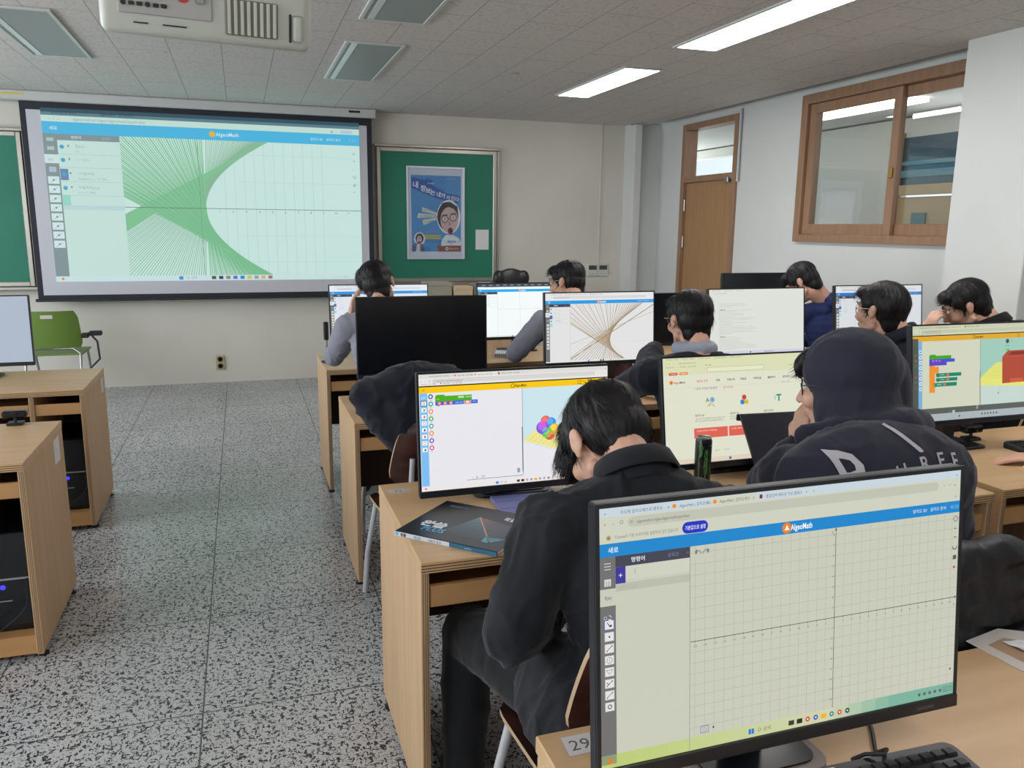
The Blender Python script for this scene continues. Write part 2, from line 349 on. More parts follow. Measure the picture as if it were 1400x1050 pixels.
def art_algeo(a, notice=True, white=(214,217,198), hdr=(26,134,203), grid=True, algebra=True, taskcol=(200,214,150), big=False):
    """the dynamic-geometry page: blue header, grey tool strip, graph area"""
    hv0, hv1 = (0.134, 0.184) if notice else (0.105, 0.155); TB = 0.948 if big else 0.975
    art_chrome(a, hv0, bar=tuple(min(255, x+6) for x in white), tabs=(198,212,220) if notice else tuple(min(255, x+4) for x in white))
    if notice:
        a.circ(0.022, 0.113, 0.0035, (200,160,60)); a.circ(0.022, 0.113, 0.0014, (60,110,200), 4)
        a.text(0.037, 0.118, 0.0042, 'Chrome이 기본 브라우저로 설정되어 있지 않습니다', (120,118,100), wmax=0.155*a.W)
        a.pill(0.202, 0.087, 0.268, 0.132, (34,52,190), 2); a.text(0.235, 0.117, 0.0048, '기본값으로 설정', (235,238,255), align='c', wmax=0.052*a.W, bold=0.01)
        a.text(0.983, 0.117, 0.004, 'x', (90,90,80))
    a.rect(0, hv0, 1, hv1, hdr, 2); hm = (hv0+hv1)/2
    a.rect(0, hv1, 1, 1, white, 1)
    a.text(0.02, hm+0.009, 0.006, '새로', (230,240,250), bold=0.01)
    a.circ(0.479, hm, 0.0078, (236,128,34), 4); a.poly([(0.479-0.007, hm+0.009),(0.479, hm-0.014),(0.479+0.007, hm+0.009)], (250,240,225), 5)
    a.text(0.49, hm+0.011, 0.0085, 'AlgeoMath', (240,246,250), 5, bold=0.02, wmax=0.06*a.W)
    a.text(0.85, hm+0.006, 0.0045, '알지오 2D', (225,236,246)); a.text(0.905, hm+0.006, 0.0045, '알지오 문서', (225,236,246)); a.text(0.97, hm+0.006, 0.0042, '로그인', (170,200,225))
    # tool strip
    a.rect(0, hv1, 0.038, 0.985, (112,112,112), 2)
    a.rect(0.038, hv1, 0.222, hv1+0.042, (66,68,84), 2)
    a.text(0.075, hv1+0.028, 0.0055, '명령어', (235,238,245), bold=0.01); a.text(0.165, hv1+0.028, 0.0045, '블록창', (120,122,140)); a.text(0.212, hv1+0.028, 0.005, '=', (120,122,140))
    for k in range(3): a.line(0.011, hv1+0.024+k*0.011, 0.027, hv1+0.024+k*0.011, 0.001, (210,212,210), 4)
    a.rect(0.011, hv1+0.083, 0.027, hv1+0.11, (210,212,210), 4); a.line(0.016, hv1+0.09, 0.016, hv1+0.11, 0.0008, (112,112,112), 5); a.line(0.022, hv1+0.09, 0.022, hv1+0.11, 0.0008, (112,112,112), 5)
    a.rect(0, hv1+0.12, 0.038, hv1+0.185, white, 3); a.text(0.012, hv1+0.16, 0.005, 'f(x)', (70,72,120), 4)
    a.ring(0.013, hv1+0.23, 0.0025, 0.0006, (215,215,215), 4, 8); a.rect(0.02, hv1+0.235, 0.027, hv1+0.25, (215,215,215), 4); a.line(0.022, hv1+0.22, 0.028, hv1+0.228, 0.001, (215,215,215), 4)
    for i in range(8):
        c = (0.441 if big else 0.455)+i*(0.0452 if big else 0.047)
        a.rect(0.010, c-0.019, 0.034, c+0.019, (70,110,190) if i == 0 else (150,150,150), 3); a.rect(0.0115, c-0.0165, 0.0325, c+0.0165, (226,226,226), 4)
        if i == 0: a.line(0.017, c-0.01, 0.024, c+0.008, 0.001, (60,60,60), 5); a.rect(0.023, c, 0.028, c+0.008, (60,60,60), 5)
        if i == 1: a.circ(0.022, c, 0.0013, (20,20,20), 5, 8)
        if i in (2, 5, 6): a.line(0.015, c+0.01, 0.029, c-0.01, 0.0008, (50,50,50), 5); a.circ(0.016, c+0.009, 0.001, (180,60,60), 6, 6); a.circ(0.028, c-0.009, 0.001, (30,30,30), 6, 6)
        if i == 5: a.line(0.015, c-0.004, 0.021, c+0.004, 0.001, (50,50,50), 5)
        if i == 3: a.ring(0.022, c, 0.0042, 0.0006, (90,60,60), 5, 12); a.circ(0.022, c, 0.0009, (190,60,60), 6, 6)
        if i == 4:
            a.line(0.014, c-0.008, 0.030, c-0.008, 0.0006, (160,90,90), 5); a.line(0.014, c-0.008, 0.022, c+0.009, 0.0006, (160,90,90), 5); a.line(0.030, c-0.008, 0.022, c+0.009, 0.0006, (160,90,90), 5)
        if i == 7: a.ring(0.022, c, 0.0034, 0.0013, (60,60,60), 5, 8)
    if not algebra:
        a.rect(0.038, hv1+0.042, 0.062, hv1+0.105, (60,54,150), 3); a.text(0.0445, hv1+0.085, 0.008, '+', (235,235,250), 4)
        a.line(0.085, hv1+0.055, 0.085, hv1+0.075, 0.0006, (110,110,110), 4)
        a.rect(0.062, hv1+0.042, 0.222, hv1+0.095, tuple(min(255, x+6) for x in white), 2)
        a.rect(0.038, hv1+0.105, 0.222, hv1+0.135, tuple(int(x*0.93) for x in white), 2); a.text(0.045, hv1+0.127, 0.004, '명령어 입력', (170,170,160))
    else:
        for i in range(5):
            c = hv1+0.07+i*0.058
            if i == 2: a.rect(0.038, c-0.025, 0.062, c+0.025, (70,80,140), 3)
            if i == 4: a.rect(0.038, c-0.025, 0.062, c+0.025, (150,225,205), 3); continue
            a.circ(0.05, c, 0.0042, (60,150,210), 4, 12)
            a.text(0.068, c+0.004, 0.0038, 'abc'[i % 3]+':', (120,130,130)); a.text(0.085, c, 0.0038, ('점(0,0)', 'A = (1, 0)', 'y = -1/a x+b', '수열(자취(c),a)')[i], (140,150,150)); a.text(0.085, c+0.02, 0.0036, '(a = ... , -7.85)', (165,172,172))
            a.line(0.038, c+0.028, 0.222, c+0.028, 0.0006, (190,196,192), 3)
    a.line(0.222, hv1, 0.222, 0.995, 0.0008, (140,140,135), 3)
    if grid:
        g1 = tuple(int(x*0.90) for x in white); g2 = tuple(int(x*0.86) for x in white); ox, oy, st = 0.619, (0.560 if big else 0.578), 0.0256
        k = -15
        while ox+k*st < 0.998:
            if ox+k*st > 0.224:
                a.line(ox+k*st, hv1+0.002, ox+k*st, TB, 0.00055, g2, 3)
                if k: a.line(ox+k*st, oy, ox+k*st, oy+0.006, 0.0006, (60,60,60), 5); a.text(ox+k*st, oy+0.024, 0.0034, str(k), (85,85,80), align='c')
            k += 1
        for j in range(-9, 9):
            v = oy+j*0.0436
            if hv1 < v < TB:
                a.line(0.224, v, 1, v, 0.00055, g2, 3)
                if j: a.text(ox-0.004, v+0.005, 0.0034, str(-j), (85,85,80), align='r')
        a.line(0.224, oy, 0.999, oy, 0.0009, (70,70,66), 4); a.line(ox, hv1, ox, TB, 0.0009, (70,70,66), 4)
        a.poly([(0.999,oy),(0.993,oy-0.005),(0.993,oy+0.005)], (50,50,50), 5); a.poly([(ox,hv1),(ox-0.003,hv1+0.01),(ox+0.003,hv1+0.01)], (50,50,50), 5)
        a.text(ox-0.012, hv1+0.02, 0.004, 'y', (70,70,70)); a.text(0.989, oy+0.036, 0.004, 'x', (70,70,70))
        for sg, u in ((-1, 0.243), (1, 0.262)):
            a.ring(u, hv1+0.03, 0.0045, 0.0012, (120,122,116), 5, 10); a.rect(u-0.009, hv1+0.033, u+0.009, hv1+0.048, white, 6)
            a.poly([(u+sg*0.010,hv1+0.022),(u+sg*0.003,hv1+0.012),(u+sg*0.003,hv1+0.032)], (120,122,116), 6)
        dv = TB-0.975; a.rect(0.25, 0.935+dv, 0.272, 0.965+dv, (120,120,125), 4); a.rect(0.2515, 0.938+dv, 0.2705, 0.962+dv, (205,205,205), 5)
        for q in range(3): a.line(0.254, 0.943+dv+q*0.007, 0.268, 0.943+dv+q*0.007, 0.0006, (120,120,125), 6)
        a.poly([(0.281,0.952+dv),(0.287,0.952+dv),(0.284,0.942+dv)], (40,40,40), 5)
        a.ring(0.988, 0.212, 0.0045, 0.001, (80,82,78), 5, 12); a.text(0.984, 0.262, 0.0055, '+', (80,82,78), bold=0.02); a.line(0.983, 0.292, 0.993, 0.292, 0.0012, (80,82,78), 5)
        a.ring(0.988, 0.335, 0.0048, 0.0014, (70,72,68), 5, 12); a.rect(0.98, 0.318, 0.996, 0.332, white, 6); a.rect(0.983, 0.372, 0.994, 0.391, (90,92,88), 5); a.circ(0.988, 0.425, 0.002, (190,50,60), 5)
        a.text(0.983, 0.892, 0.006, '+', (60,60,60), bold=0.03)
    if big:
        for k in range(24):
            t = k/23; cA, cM, cB = (186,204,118), (206,210,176), (124,178,158)
            q = (lambda A_, B_, x: tuple(A_[i]+(B_[i]-A_[i])*x for i in range(3)))
            a.rect(k/24, TB, (k+1)/24, 1, q(cA, cM, min(1, t/0.62)) if t < 0.62 else q(cM, cB, min(1, (t-0.62)/0.2)), 2)
    art_taskbar(a, TB, taskcol, bg=not big)
def art_blocks(a, white, hdr, sky, scene_kind, chrome_bar, taskcol):
    """the block-coding page with a 3-D stage on the right"""
    art_chrome(a, 0.098, bar=chrome_bar, tabs=tuple(int(x*0.96) for x in chrome_bar))
    a.text(0.01, 0.09, 0.0036, 'YouTube  지도 지메일', (110,110,105)); a.circ(0.11, 0.082, 0.002, (60,110,160)); a.text(0.12, 0.09, 0.0036, '알지오매스 - 수학 탐구 활동', (110,110,105))
    a.rect(0, 0.108, 1, 0.16, hdr, 2); a.rect(0, 0.16, 1, 1, white, 1)
    a.text(0.015, 0.141, 0.004, '메뉴', (110,80,20)); a.ring(0.479, 0.134, 0.0065, 0.0015, (80,60,30), 5); a.text(0.49, 0.145, 0.008, 'AlgeoMath', (80,60,30), 5, bold=0.015, wmax=0.062*a.W)
    a.ring(0.84, 0.134, 0.006, 0.0014, (110,80,20), 5)
    a.rect(0.003, 0.16, 0.041, 0.955, (126,190,240), 2)
    a.text(0.011, 0.205, 0.005, '블록', (225,240,250))
    sc = ((60,50,70),(60,170,60),(230,90,80),(60,170,90),(40,90,180),(220,80,70),(150,150,160),(90,110,140))
    for i, c in enumerate(sc):
        v = 0.245+i*0.0565
        if i == 0: a.rect(0.007, v-0.024, 0.038, v+0.024, (60,50,70), 3)
        a.rect(0.010, v-0.018, 0.035, v+0.018, (245,246,250), 4)
        if i % 3 == 0: a.ring(0.0225, v, 0.004, 0.0012, c, 5, 8)
        else: a.poly([(0.018, v+0.01),(0.022, v-0.012),(0.03, v-0.002),(0.026, v+0.011)], c, 5)
    for i, c in enumerate(((40,90,160),(20,160,140),(245,150,60),(60,175,50),(30,170,180),(245,140,70),(120,70,190),(235,70,120))):
        v = 0.19+i*0.0625; a.circ(0.057, v, 0.0072, c, 3); a.circ(0.057, v, 0.0038, (240,242,245), 4, 10); a.text(0.057, v+0.035, 0.0026, '블록', (120,120,130), align='c')
    a.line(0.528, 0.16, 0.528, 0.93, 0.0012, (90,92,96), 4); a.rect(0.529, 0.16, 1, 0.93, sky, 2)
    a.line(0.23, 0.932, 0.525, 0.932, 0.0012, (60,60,60), 4)
    a.text(0.255, 0.922, 0.005, '+', (60,60,60)); a.poly([(0.28,0.905),(0.28,0.925),(0.288,0.915)], (70,160,70), 4); a.rect(0.305, 0.9, 0.325, 0.925, (205,205,210), 4)
    a.rect(0.495, 0.865, 0.51, 0.905, (160,160,165), 4); a.line(0.525, 0.5, 0.525, 0.9, 0.0018, (80,82,86), 5)
    def blk(u0, v0, u1, v1, c): a.rect(u0, v0, u1, v1, c, 3); a.rect(u0+0.01, v1, u0+0.02, v1+0.006, c, 3)
    if scene_kind == 'spheres':
        a.pill(0.08, 0.178, 0.13, 0.215, (76,176,32), 3); blk(0.08, 0.19, 0.265, 0.235, (76,176,32)); a.rect(0.195, 0.197, 0.225, 0.215, (190,225,170), 4); a.text(0.232, 0.213, 0.004, '실행하면', (235,245,230), 5)
        a.poly([(0.087,0.218),(0.1,0.218),(0.095,0.208)], (235,205,40), 5)
        blk(0.08, 0.235, 0.294, 0.268, (52,102,216))
        for u in (0.1, 0.129, 0.158): a.rect(u-0.009, 0.238, u+0.009, 0.266, (240,100,80), 4); a.rect(u-0.004, 0.244, u+0.004, 0.26, (250,200,190), 5)
        a.text(0.18, 0.258, 0.004, '만큼 이동', (230,236,250), 5); a.rect(0.222, 0.238, 0.262, 0.266, (220,150,130), 4); a.rect(0.235, 0.243, 0.25, 0.261, (245,225,215), 5); a.text(0.268, 0.257, 0.004, '하기', (230,236,250), 5)
        G = [(0.531,0.626),(0.62,0.50),(0.9,0.62),(0.83,0.79)]
        a.poly(G, (240,234,150), 3)
        for k in range(1, 12):
            t = k/12; p = lambda A_, B_: (A_[0]+(B_[0]-A_[0])*t, A_[1]+(B_[1]-A_[1])*t)
            q0, q1 = p(G[0], G[3]), p(G[1], G[2]); a.line(*q0, *q1, 0.0006, (185,180,110), 4)
            if k < 8:
                t = k/8; q0, q1 = p(G[0], G[1]), p(G[3], G[2]); a.line(*q0, *q1, 0.0006, (185,180,110), 4)
        a.poly([(0.529,0.93),(0.529,0.632),(0.83,0.80),(1,0.72),(1,0.93)], white, 3)
        for (u, v, r, c, l) in ((0.652,0.462,0.016,(236,92,84),5),(0.682,0.48,0.016,(60,150,230),5),(0.70,0.54,0.017,(240,190,60),6),(0.672,0.59,0.016,(226,90,84),6),(0.656,0.562,0.018,(86,216,70),7),(0.634,0.522,0.020,(130,90,230),8)):
            a.circ(u, v, r, c, l, 24); a.circ(u-0.004, v-0.012, r*0.6, tuple(min(255, int(x*1.0)+28) for x in c), l+1, 20)
        a.circ(0.634, 0.498, 0.012, (210,100,226), 10, 20)
    else:
        a.rect(-0.0, 0.13, 0.044, 0.985, (84,88,82), 5); a.rect(0.044, 0.16, 0.072, 0.93, (120,175,220), 6)
        for i in range(8):
            v = 0.27+i*0.055; a.rect(0.05, v-0.018, 0.068, v+0.018, (225,232,235), 7); a.circ(0.059, v, 0.003, sc[i], 8, 8)
        blk(0.127, 0.315, 0.297, 0.35, (70,160,40)); a.pill(0.127, 0.302, 0.18, 0.34, (70,160,40), 3)
        blk(0.127, 0.35, 0.324, 0.385, (62,84,205)); blk(0.127, 0.385, 0.262, 0.418, (96,66,190))
        for u in (0.15, 0.175, 0.2): a.rect(u, 0.358, u+0.012, 0.378, (200,110,180), 5)
        a.rect(0.127, 0.42, 0.17, 0.70, (236,146,50), 3); a.rect(0.17, 0.43, 0.2, 0.5, (236,146,50), 3)
        for u0, v0, u1, v1 in ((0.179,0.50,0.376,0.537),(0.179,0.55,0.345,0.585),(0.155,0.60,0.34,0.64)):
            blk(u0, v0, u1, v1, (24,132,104)); a.rect(u0+0.08, v0+0.008, u0+0.1, v1-0.008, (220,110,90), 4); a.rect(u0+0.03, v0+0.012, u0+0.065, v1-0.014, (120,190,170), 4)
        a.poly([(0.529,0.93),(0.529,0.655),(1,0.70),(1,0.93)], (196,214,206), 3)
        a.poly([(0.529,0.57),(0.655,0.42),(1,0.42),(1,0.70),(0.529,0.655)], (226,226,120), 4)
        for k in range(9): a.line(0.529+0.126*k/9*0.9, 0.57-0.15*k/9, 1, 0.60-0.18*k/9, 0.0006, (180,182,90), 5)
        a.poly([(0.706,0.36),(0.752,0.296),(1.0,0.296),(1,0.64),(0.706,0.649)], (176,74,52), 6)
        a.poly([(0.755,0.345),(0.79,0.31),(1.0,0.31),(1,0.345)], (128,50,36), 7); a.line(0.706, 0.365, 1, 0.35, 0.001, (206,100,76), 8)
        for k in range(12):
            v = 0.39+k*0.021; a.line(0.708, v, 1, v-0.002, 0.0005, (150,60,44), 7)
        a.rect(0.77, 0.6, 0.88, 0.645, (206,92,64), 8)
        a.rect(0.735, 0.28, 0.765, 0.297, (90,190,60), 8)
        a.circ(0.749, 0.193, 0.0085, (70,80,84), 5); a.text(0.749, 0.25, 0.004, '전체화면', (90,90,90), align='c'); a.rect(0.78, 0.187, 0.785, 0.2, (190,70,70), 5)
        a.circ(0.675, 0.75, 0.003, (200,60,60), 5); a.line(0.675, 0.75, 0.69, 0.67, 0.0006, (120,120,120), 5)
        a.rect(0, 0.865, 1, 0.93, (92,96,92), 4)
        a.rect(0, 0.925, 1, 1, (170,180,184), 5)
        for i in range(6): a.circ(0.54+i*0.024, 0.96, 0.0035, (60,64,68), 6, 8)
        a.circ(0.36, 0.965, 0.0035, (60,64,68), 6, 8)
        return
    art_taskbar(a, 0.955, taskcol)
def art_site(a):
    w1 = (222,224,204)
    a.rect(0, 0, 1, 1, w1, 1); a.rect(0, 0, 1, 0.16, (218,220,180), 2); a.rect(0, 0.955, 1, 1, (220,208,188), 2)
    for i in range(5): a.text(0.02+i*0.1, 0.018, 0.0036, '알지오매스 수업자료 x', (120,118,95), wmax=0.08*a.W)
    a.text(0.02, 0.055, 0.004, '<  >  o', (110,108,90)); a.text(0.1, 0.055, 0.004, 'algeomath.kr/algeo/main.do', (120,118,95))
    a.text(0.02, 0.09, 0.0038, 'YouTube 지도', (120,118,95)); a.text(0.1, 0.09, 0.0038, '- 알지오매스 - 수학 탐구 활동', (120,118,95)); a.text(0.26, 0.085, 0.0044, '국가 교육', (100,98,80))
    a.pill(0.27, 0.10, 0.64, 0.145, (170,165,120), 3); a.pill(0.272, 0.103, 0.638, 0.142, (228,230,200), 4); a.text(0.8, 0.12, 0.0044, '수학과 함께', (110,108,85)); a.text(0.87, 0.12, 0.0044, '로그인', (110,108,85))
    a.pill(0.034, 0.135, 0.09, 0.162, (216,92,74), 3); a.text(0.062, 0.154, 0.004, '수업교안', (250,236,225), 5, align='c'); a.pill(0.098, 0.134, 0.154, 0.161, (224,146,88), 3); a.text(0.126, 0.153, 0.004, '학습소통', (250,240,225), 5, align='c')
    a.circ(0.048, 0.228, 0.0068, (236,150,40), 3); a.circ(0.048, 0.228, 0.003, (220,80,50), 4, 10); a.text(0.062, 0.24, 0.0072, 'Algeo', (210,70,60), 4, bold=0.012); a.text(0.10, 0.24, 0.0072, 'Math', (90,90,84), 4, bold=0.012)
    for u, t_, c in ((0.205,'알지오 도구',(216,90,84)),(0.325,'자료',(70,70,66)),(0.395,'커뮤니티',(70,70,66)),(0.48,'자료실',(70,70,66)),(0.565,'수학교실',(70,70,66)),(0.66,'활동하기',(70,70,66)),(0.76,'알지오매스 소개',(70,70,66))):
        a.text(u, 0.236, 0.0062, t_, c, bold=0.02, wmax=0.075*a.W)
    a.line(0, 0.285, 1, 0.285, 0.0006, (200,202,186), 3); a.text(0.19, 0.308, 0.0062, '기하와 수학을 자유롭게', (96,96,90)); a.text(0.37, 0.308, 0.0062, '탐구하세요', (206,70,60)); a.text(0.75, 0.285, 0.0044, '더보기 > 전체', (140,140,128))
    # three tool icons
    a.text(0.257, 0.43, 0.014, 'A', (90,150,110), bold=0.03); a.circ(0.298, 0.41, 0.0085, (70,150,200), 4); a.ring(0.298, 0.41, 0.0055, 0.001, (230,236,230), 5); a.poly([(0.262,0.47),(0.285,0.435),(0.285,0.47)], (226,180,90), 4); a.line(0.285, 0.44, 0.312, 0.475, 0.0018, (90,130,150), 4)
    for u, v, c in ((0.502,0.405,(210,70,70)),(0.49,0.45,(60,140,200)),(0.516,0.45,(220,195,60))):
        a.poly([(u+0.0095/a.W*math.cos(R(30+60*k)), v+0.0095/a.H*math.sin(R(30+60*k))) for k in range(6)], c, 4); a.circ(u, v, 0.003, tuple(int(x*0.75) for x in c), 5, 6)
    a.text(0.715, 0.46, 0.022, 'T', (30,140,120), bold=0.04); a.line(0.703, 0.40, 0.703, 0.44, 0.0014, (60,110,110), 4); a.line(0.703, 0.44, 0.712, 0.44, 0.0014, (60,110,110), 4)
    for u, t1 in ((0.187,'알지오 2D'),(0.408,'알지오 3D'),(0.627,'알지오 문서')):
        a.text(u, 0.56, 0.0058, t1, (90,90,84), bold=0.015)
        for q in range(2): a.text(u, 0.59+q*0.022, 0.0046, ('다양한 수학 도구를 활용하여 함수와 도형을 그리고', '쉽고 재미있게 탐구하는 활동을 해보세요')[q], (112,112,104), wmax=0.19*a.W)
    for u0, u1 in ((0.177,0.389),(0.397,0.605),(0.615,0.825)):
        a.rect(u0, 0.672, u1, 0.768, (222,100,84), 3); a.text(u0+0.015, 0.706, 0.0048, '도구를 선택하고 시작하세요', (250,225,215), 5, wmax=0.16*a.W)
    for u in (0.3, 0.36): a.text(u, 0.90, 0.004, '이용약관', (130,130,118))
    a.rect(0.392, 0.965, 0.406, 0.99, (60,110,190), 3)
    for i in range(6): a.circ(0.62+i*0.02, 0.978, 0.003, (110,110,110), 3, 8)
def art_doc(a):
    w1 = (221,223,217)
    a.rect(0, 0, 1, 1, w1, 1); a.rect(0, 0, 1, 0.03, (226,224,214), 2); a.rect(0, 0.955, 1, 1, (206,208,226), 2)
    for i in range(3): a.text(0.03+i*0.12, 0.024, 0.004, '통합검색 온라인 학습터', (150,140,120), wmax=0.1*a.W)
    a.text(0.03, 0.065, 0.0045, '<  >  algeomath.kr/community/board', (150,150,142))
    k = random.Random(3); v = 0.22
    while v < 0.93:
        n = k.random()
        if n < 0.2: v += 0.03; a.text(0.105, v, 0.0055, '• 활동 안내', (90,90,90), bold=0.02)
        a.line(0.1, v, 0.1+0.12+0.28*k.random(), v, 0.0018, (186,187,182), 3); v += 0.024
    a.line(0.095, 0.1, 0.095, 0.94, 0.0006, (205,206,200), 3); a.line(0.43, 0.1, 0.43, 0.94, 0.0006, (205,206,200), 3)
    for i in range(5): a.circ(0.58+i*0.02, 0.978, 0.003, (90,90,120), 3, 8)
    a.rect(0.42, 0.967, 0.432, 0.99, (60,70,120), 3)
def clipline(x0, y0, dx, dy, X0, Y0, X1, Y1):
    t0, t1 = -1e9, 1e9
    for p, d, lo, hi in ((x0, dx, X0, X1), (y0, dy, Y0, Y1)):
        if abs(d) < 1e-9:
            if not lo <= p <= hi: return None
            continue
        a_, b_ = (lo-p)/d, (hi-p)/d
        if a_ > b_: a_, b_ = b_, a_
        t0, t1 = max(t0, a_), min(t1, b_)
    return None if t0 >= t1 else (x0+dx*t0, y0+dy*t0, x0+dx*t1, y0+dy*t1)

# ------------------------------------------------------------------ room shell
ZC, YF, XR, XL, YB = 2.67, 8.42, 4.50, -4.05, -1.6
struct(B(XL-0.2, 7.2, YB-0.2, 12.2, -0.12, 0.0).build('floor', M_floor))
struct(B(XL-0.2, 4.33, YB-0.2, YF+0.15, ZC, ZC+0.1).build('ceiling', M_ceil))
struct(B(XL-0.2, 4.12, YF, YF+0.15, 0, ZC+0.1).build('wall_front', M_wall))
struct(B(4.12, XR+0.15, 8.30, YF+0.15, 0, 2.70, bev=0.003).build('trim_1', M_wallr))       # corner column
struct(B(4.12, 4.20, 8.16, 8.30, 0, 2.66, bev=0.003).build('trim_2', M_wallr))
# right wall with the door and window openings
wr = MB(); DY0, DY1, DZ, WY0, WY1, WZ0, WZ1 = 6.76, 7.77, 2.62, 3.60, 5.84, 1.46, 2.64
wr.box(XR, XR+0.15, YB-0.2, WY0, 0, 2.90); wr.box(XR, XR+0.15, WY0, WY1, 0, WZ0); wr.box(XR, XR+0.15, WY0, WY1, WZ1, 2.90)
wr.box(XR, XR+0.15, WY1, DY0, 0, 2.90); wr.box(XR, XR+0.15, DY0, DY1, DZ, 2.90); wr.box(XR, XR+0.15, DY1, 8.45, 0, 2.90)
struct(wr.build('wall_right', M_wallr))
struct(B(4.33, XR+0.15, YB, YF, 2.86, 2.90).build('trim_3', M_wallr))                       # top of the curtain recess
struct(B(4.325, 4.34, YB, YF-0.13, 2.672, 2.88).build('trim_4', mat('recess_edge', (120,118,116), 0.7)))
struct(B(4.17, XR, 3.42, 3.965, 0, ZC+0.02, bev=0.004).build('trim_5', M_wallr))             # wall pier
struct(B(XL-0.2, XR+0.15, YB-0.2, YB, 0, ZC+0.1).build('wall_back', M_wall))
# left wall with three window openings
wl = MB(); wl.box(XL-0.2, XL, YB-0.2, YF+0.15, 0, 0.95); wl.box(XL-0.2, XL, YB-0.2, YF+0.15, 2.5, ZC+0.1)
ys = [YB-0.2, -0.5, 1.7, 2.3, 4.5, 5.1, 7.3, YF+0.15]
for i in range(0, 8, 2): wl.box(XL-0.2, XL, ys[i], ys[i+1], 0.95, 2.5)
struct(wl.build('wall_left', M_wall))
for i, y in enumerate((-0.5, 2.3, 5.1)):
    mb = MB()
    for a_, b_ in ((y, y+0.05), (y+1.075, y+1.125), (y+2.15, y+2.2)): mb.box(XL-0.12, XL-0.05, a_, b_, 0.95, 2.5)
    mb.box(XL-0.12, XL-0.05, y, y+2.2, 0.95, 1.0); mb.box(XL-0.12, XL-0.05, y, y+2.2, 2.45, 2.5)
    struct(mb.build('window_%d' % (i+2), M_white))
# corridor beyond the right wall
M_cor = mat('corridor_paint', (205,205,196), 0.7)
cor = MB(); cor.box(6.6, 6.75, YB, 12.0, 0, 0.0+1.0); cor.box(6.6, 6.75, 7.0, 9.6, 1.0, 2.7); cor.box(6.6, 6.75, YB, 3.5, 1.0, 2.7); cor.box(6.6, 6.75, 3.5, 7.0, 2.5, 2.7); cor.box(6.6, 6.75, 9.6, 12.0, 2.58, 2.7); cor.box(6.6, 6.75, 9.6, 12.0, 1.0, 2.2)
struct(cor.build('wall_corridor', M_cor))
struct(B(XR+0.15, 6.75, YB, 12.0, 2.72, 2.8).build('ceiling_corridor', mat('corridor_ceiling', (190,190,184), 0.8)))
struct(B(XR+0.15, 6.75, 12.0, 12.15, 0, 2.8).build('wall_corridor_end', M_cor))
# far corridor window (teal-tinted view, timber panels beneath)
cw = MB(); cw.box(6.52, 6.60, 6.1, 7.0, 1.92, 2.02); cw.box(6.52, 6.60, 3.5, 6.1, 1.92, 2.02)
cw.box(6.55, 6.60, 3.5, 7.0, 1.0, 1.90); cw.box(6.53, 6.60, 6.92, 7.0, 1.0, 2.55)
o = struct(cw.build('trim_6', mat('corridor_timber', (168,140,100), 0.5)))
mb = B(6.53, 6.552, 6.5, 6.68, 1.59, 1.74); struct(mb.build('trim_7', mat('teal_pane', (58,92,100), 0.3)))
struct(B(6.58, 6.62, 3.5, 6.93, 2.02, 2.50).build('window_5', mat('teal_glass', (52,76,88), 0.25)))
mb = MB(); mb.box(6.56, 6.60, 3.5, 6.93, 2.22, 2.26); mb.box(6.56, 6.60, 3.5, 6.93, 2.10, 2.17); struct(mb.build('trim_8', mat('teal_band', (84,124,134), 0.4)))

# door
dr = MB(); J = 0.06
dr.box(XR-0.03, XR+0.12, DY0, DY0+J, 0, DZ, 0.003); dr.box(XR-0.03, XR+0.12, DY1-J, DY1, 0, DZ, 0.003)
dr.box(XR-0.03, XR+0.12, DY0+J, DY1-J, DZ-J, DZ, 0.003); dr.box(XR-0.03, XR+0.12, DY0+J, DY1-J, 2.03, 2.09, 0.003)
door = struct(dr.build('door_1', M_frame, loc=(XR, (DY0+DY1)/2, 0)))
B(XR+0.01, XR+0.05, DY0+J+0.004, DY1-J-0.004, 0.01, 2.025, 0.002).build('door_leaf', M_door, door)
B(XR+0.05, XR+0.056, DY0+J, DY1-J, 2.09, DZ-J).build('transom_pane', M_glass, door)
for z in (1.80, 1.42, 0.3):
    MB().tube([(XR-0.004, DY1-J-0.002, z-0.06), (XR-0.004, DY1-J-0.002, z+0.06)], 0.011, 10).build('hinge', M_metal, door, smooth=40)
B(XR-0.06, XR+0.0, DY0+J+0.02, DY0+J+0.08, 2.0, 2.05, 0.004).build('door_closer', M_metal, door)
# door side strip (pale) to the right of the frame and pipe
struct(MB().tube([(XR-0.025, DY0-0.03, 2.0), (XR-0.025, DY0-0.03, 2.66)], 0.012, 8).build('trim_9', M_wmetal, smooth=40))
# big interior window
fw = MB(); F = 0.075
fw.box(XR-0.04, XR+0.12, WY0, WY0+F, WZ0, WZ1, 0.003); fw.box(XR-0.04, XR+0.12, WY1-F, WY1, WZ0, WZ1, 0.003)
fw.box(XR-0.04, XR+0.12, WY0+F, WY1-F, WZ0, WZ0+F*0.8, 0.003); fw.box(XR-0.04, XR+0.12, WY0+F, WY1-F, WZ1-F, WZ1, 0.003)
win = struct(fw.build('window_1', M_frame, loc=(XR, 4.7, WZ0)))
def sash(y0, y1, x, nm='sash'):
    mb = MB(); z0, z1, s_ = WZ0+0.062, WZ1-0.078, 0.075
    mb.box(x, x+0.035, y0, y0+s_, z0, z1, 0.003); mb.box(x, x+0.035, y1-s_, y1, z0, z1, 0.003)
    mb.box(x, x+0.035, y0+s_, y1-s_, z0, z0+s_*1.1, 0.003); mb.box(x, x+0.035, y0+s_, y1-s_, z1-s_, z1, 0.003)
    o = mb.build(nm, M_frame, win); B(x+0.015, x+0.020, y0+s_-0.005, y1-s_+0.005, z0+s_*1.05, z1-s_+0.005).build('pane', M_glass, o); return o
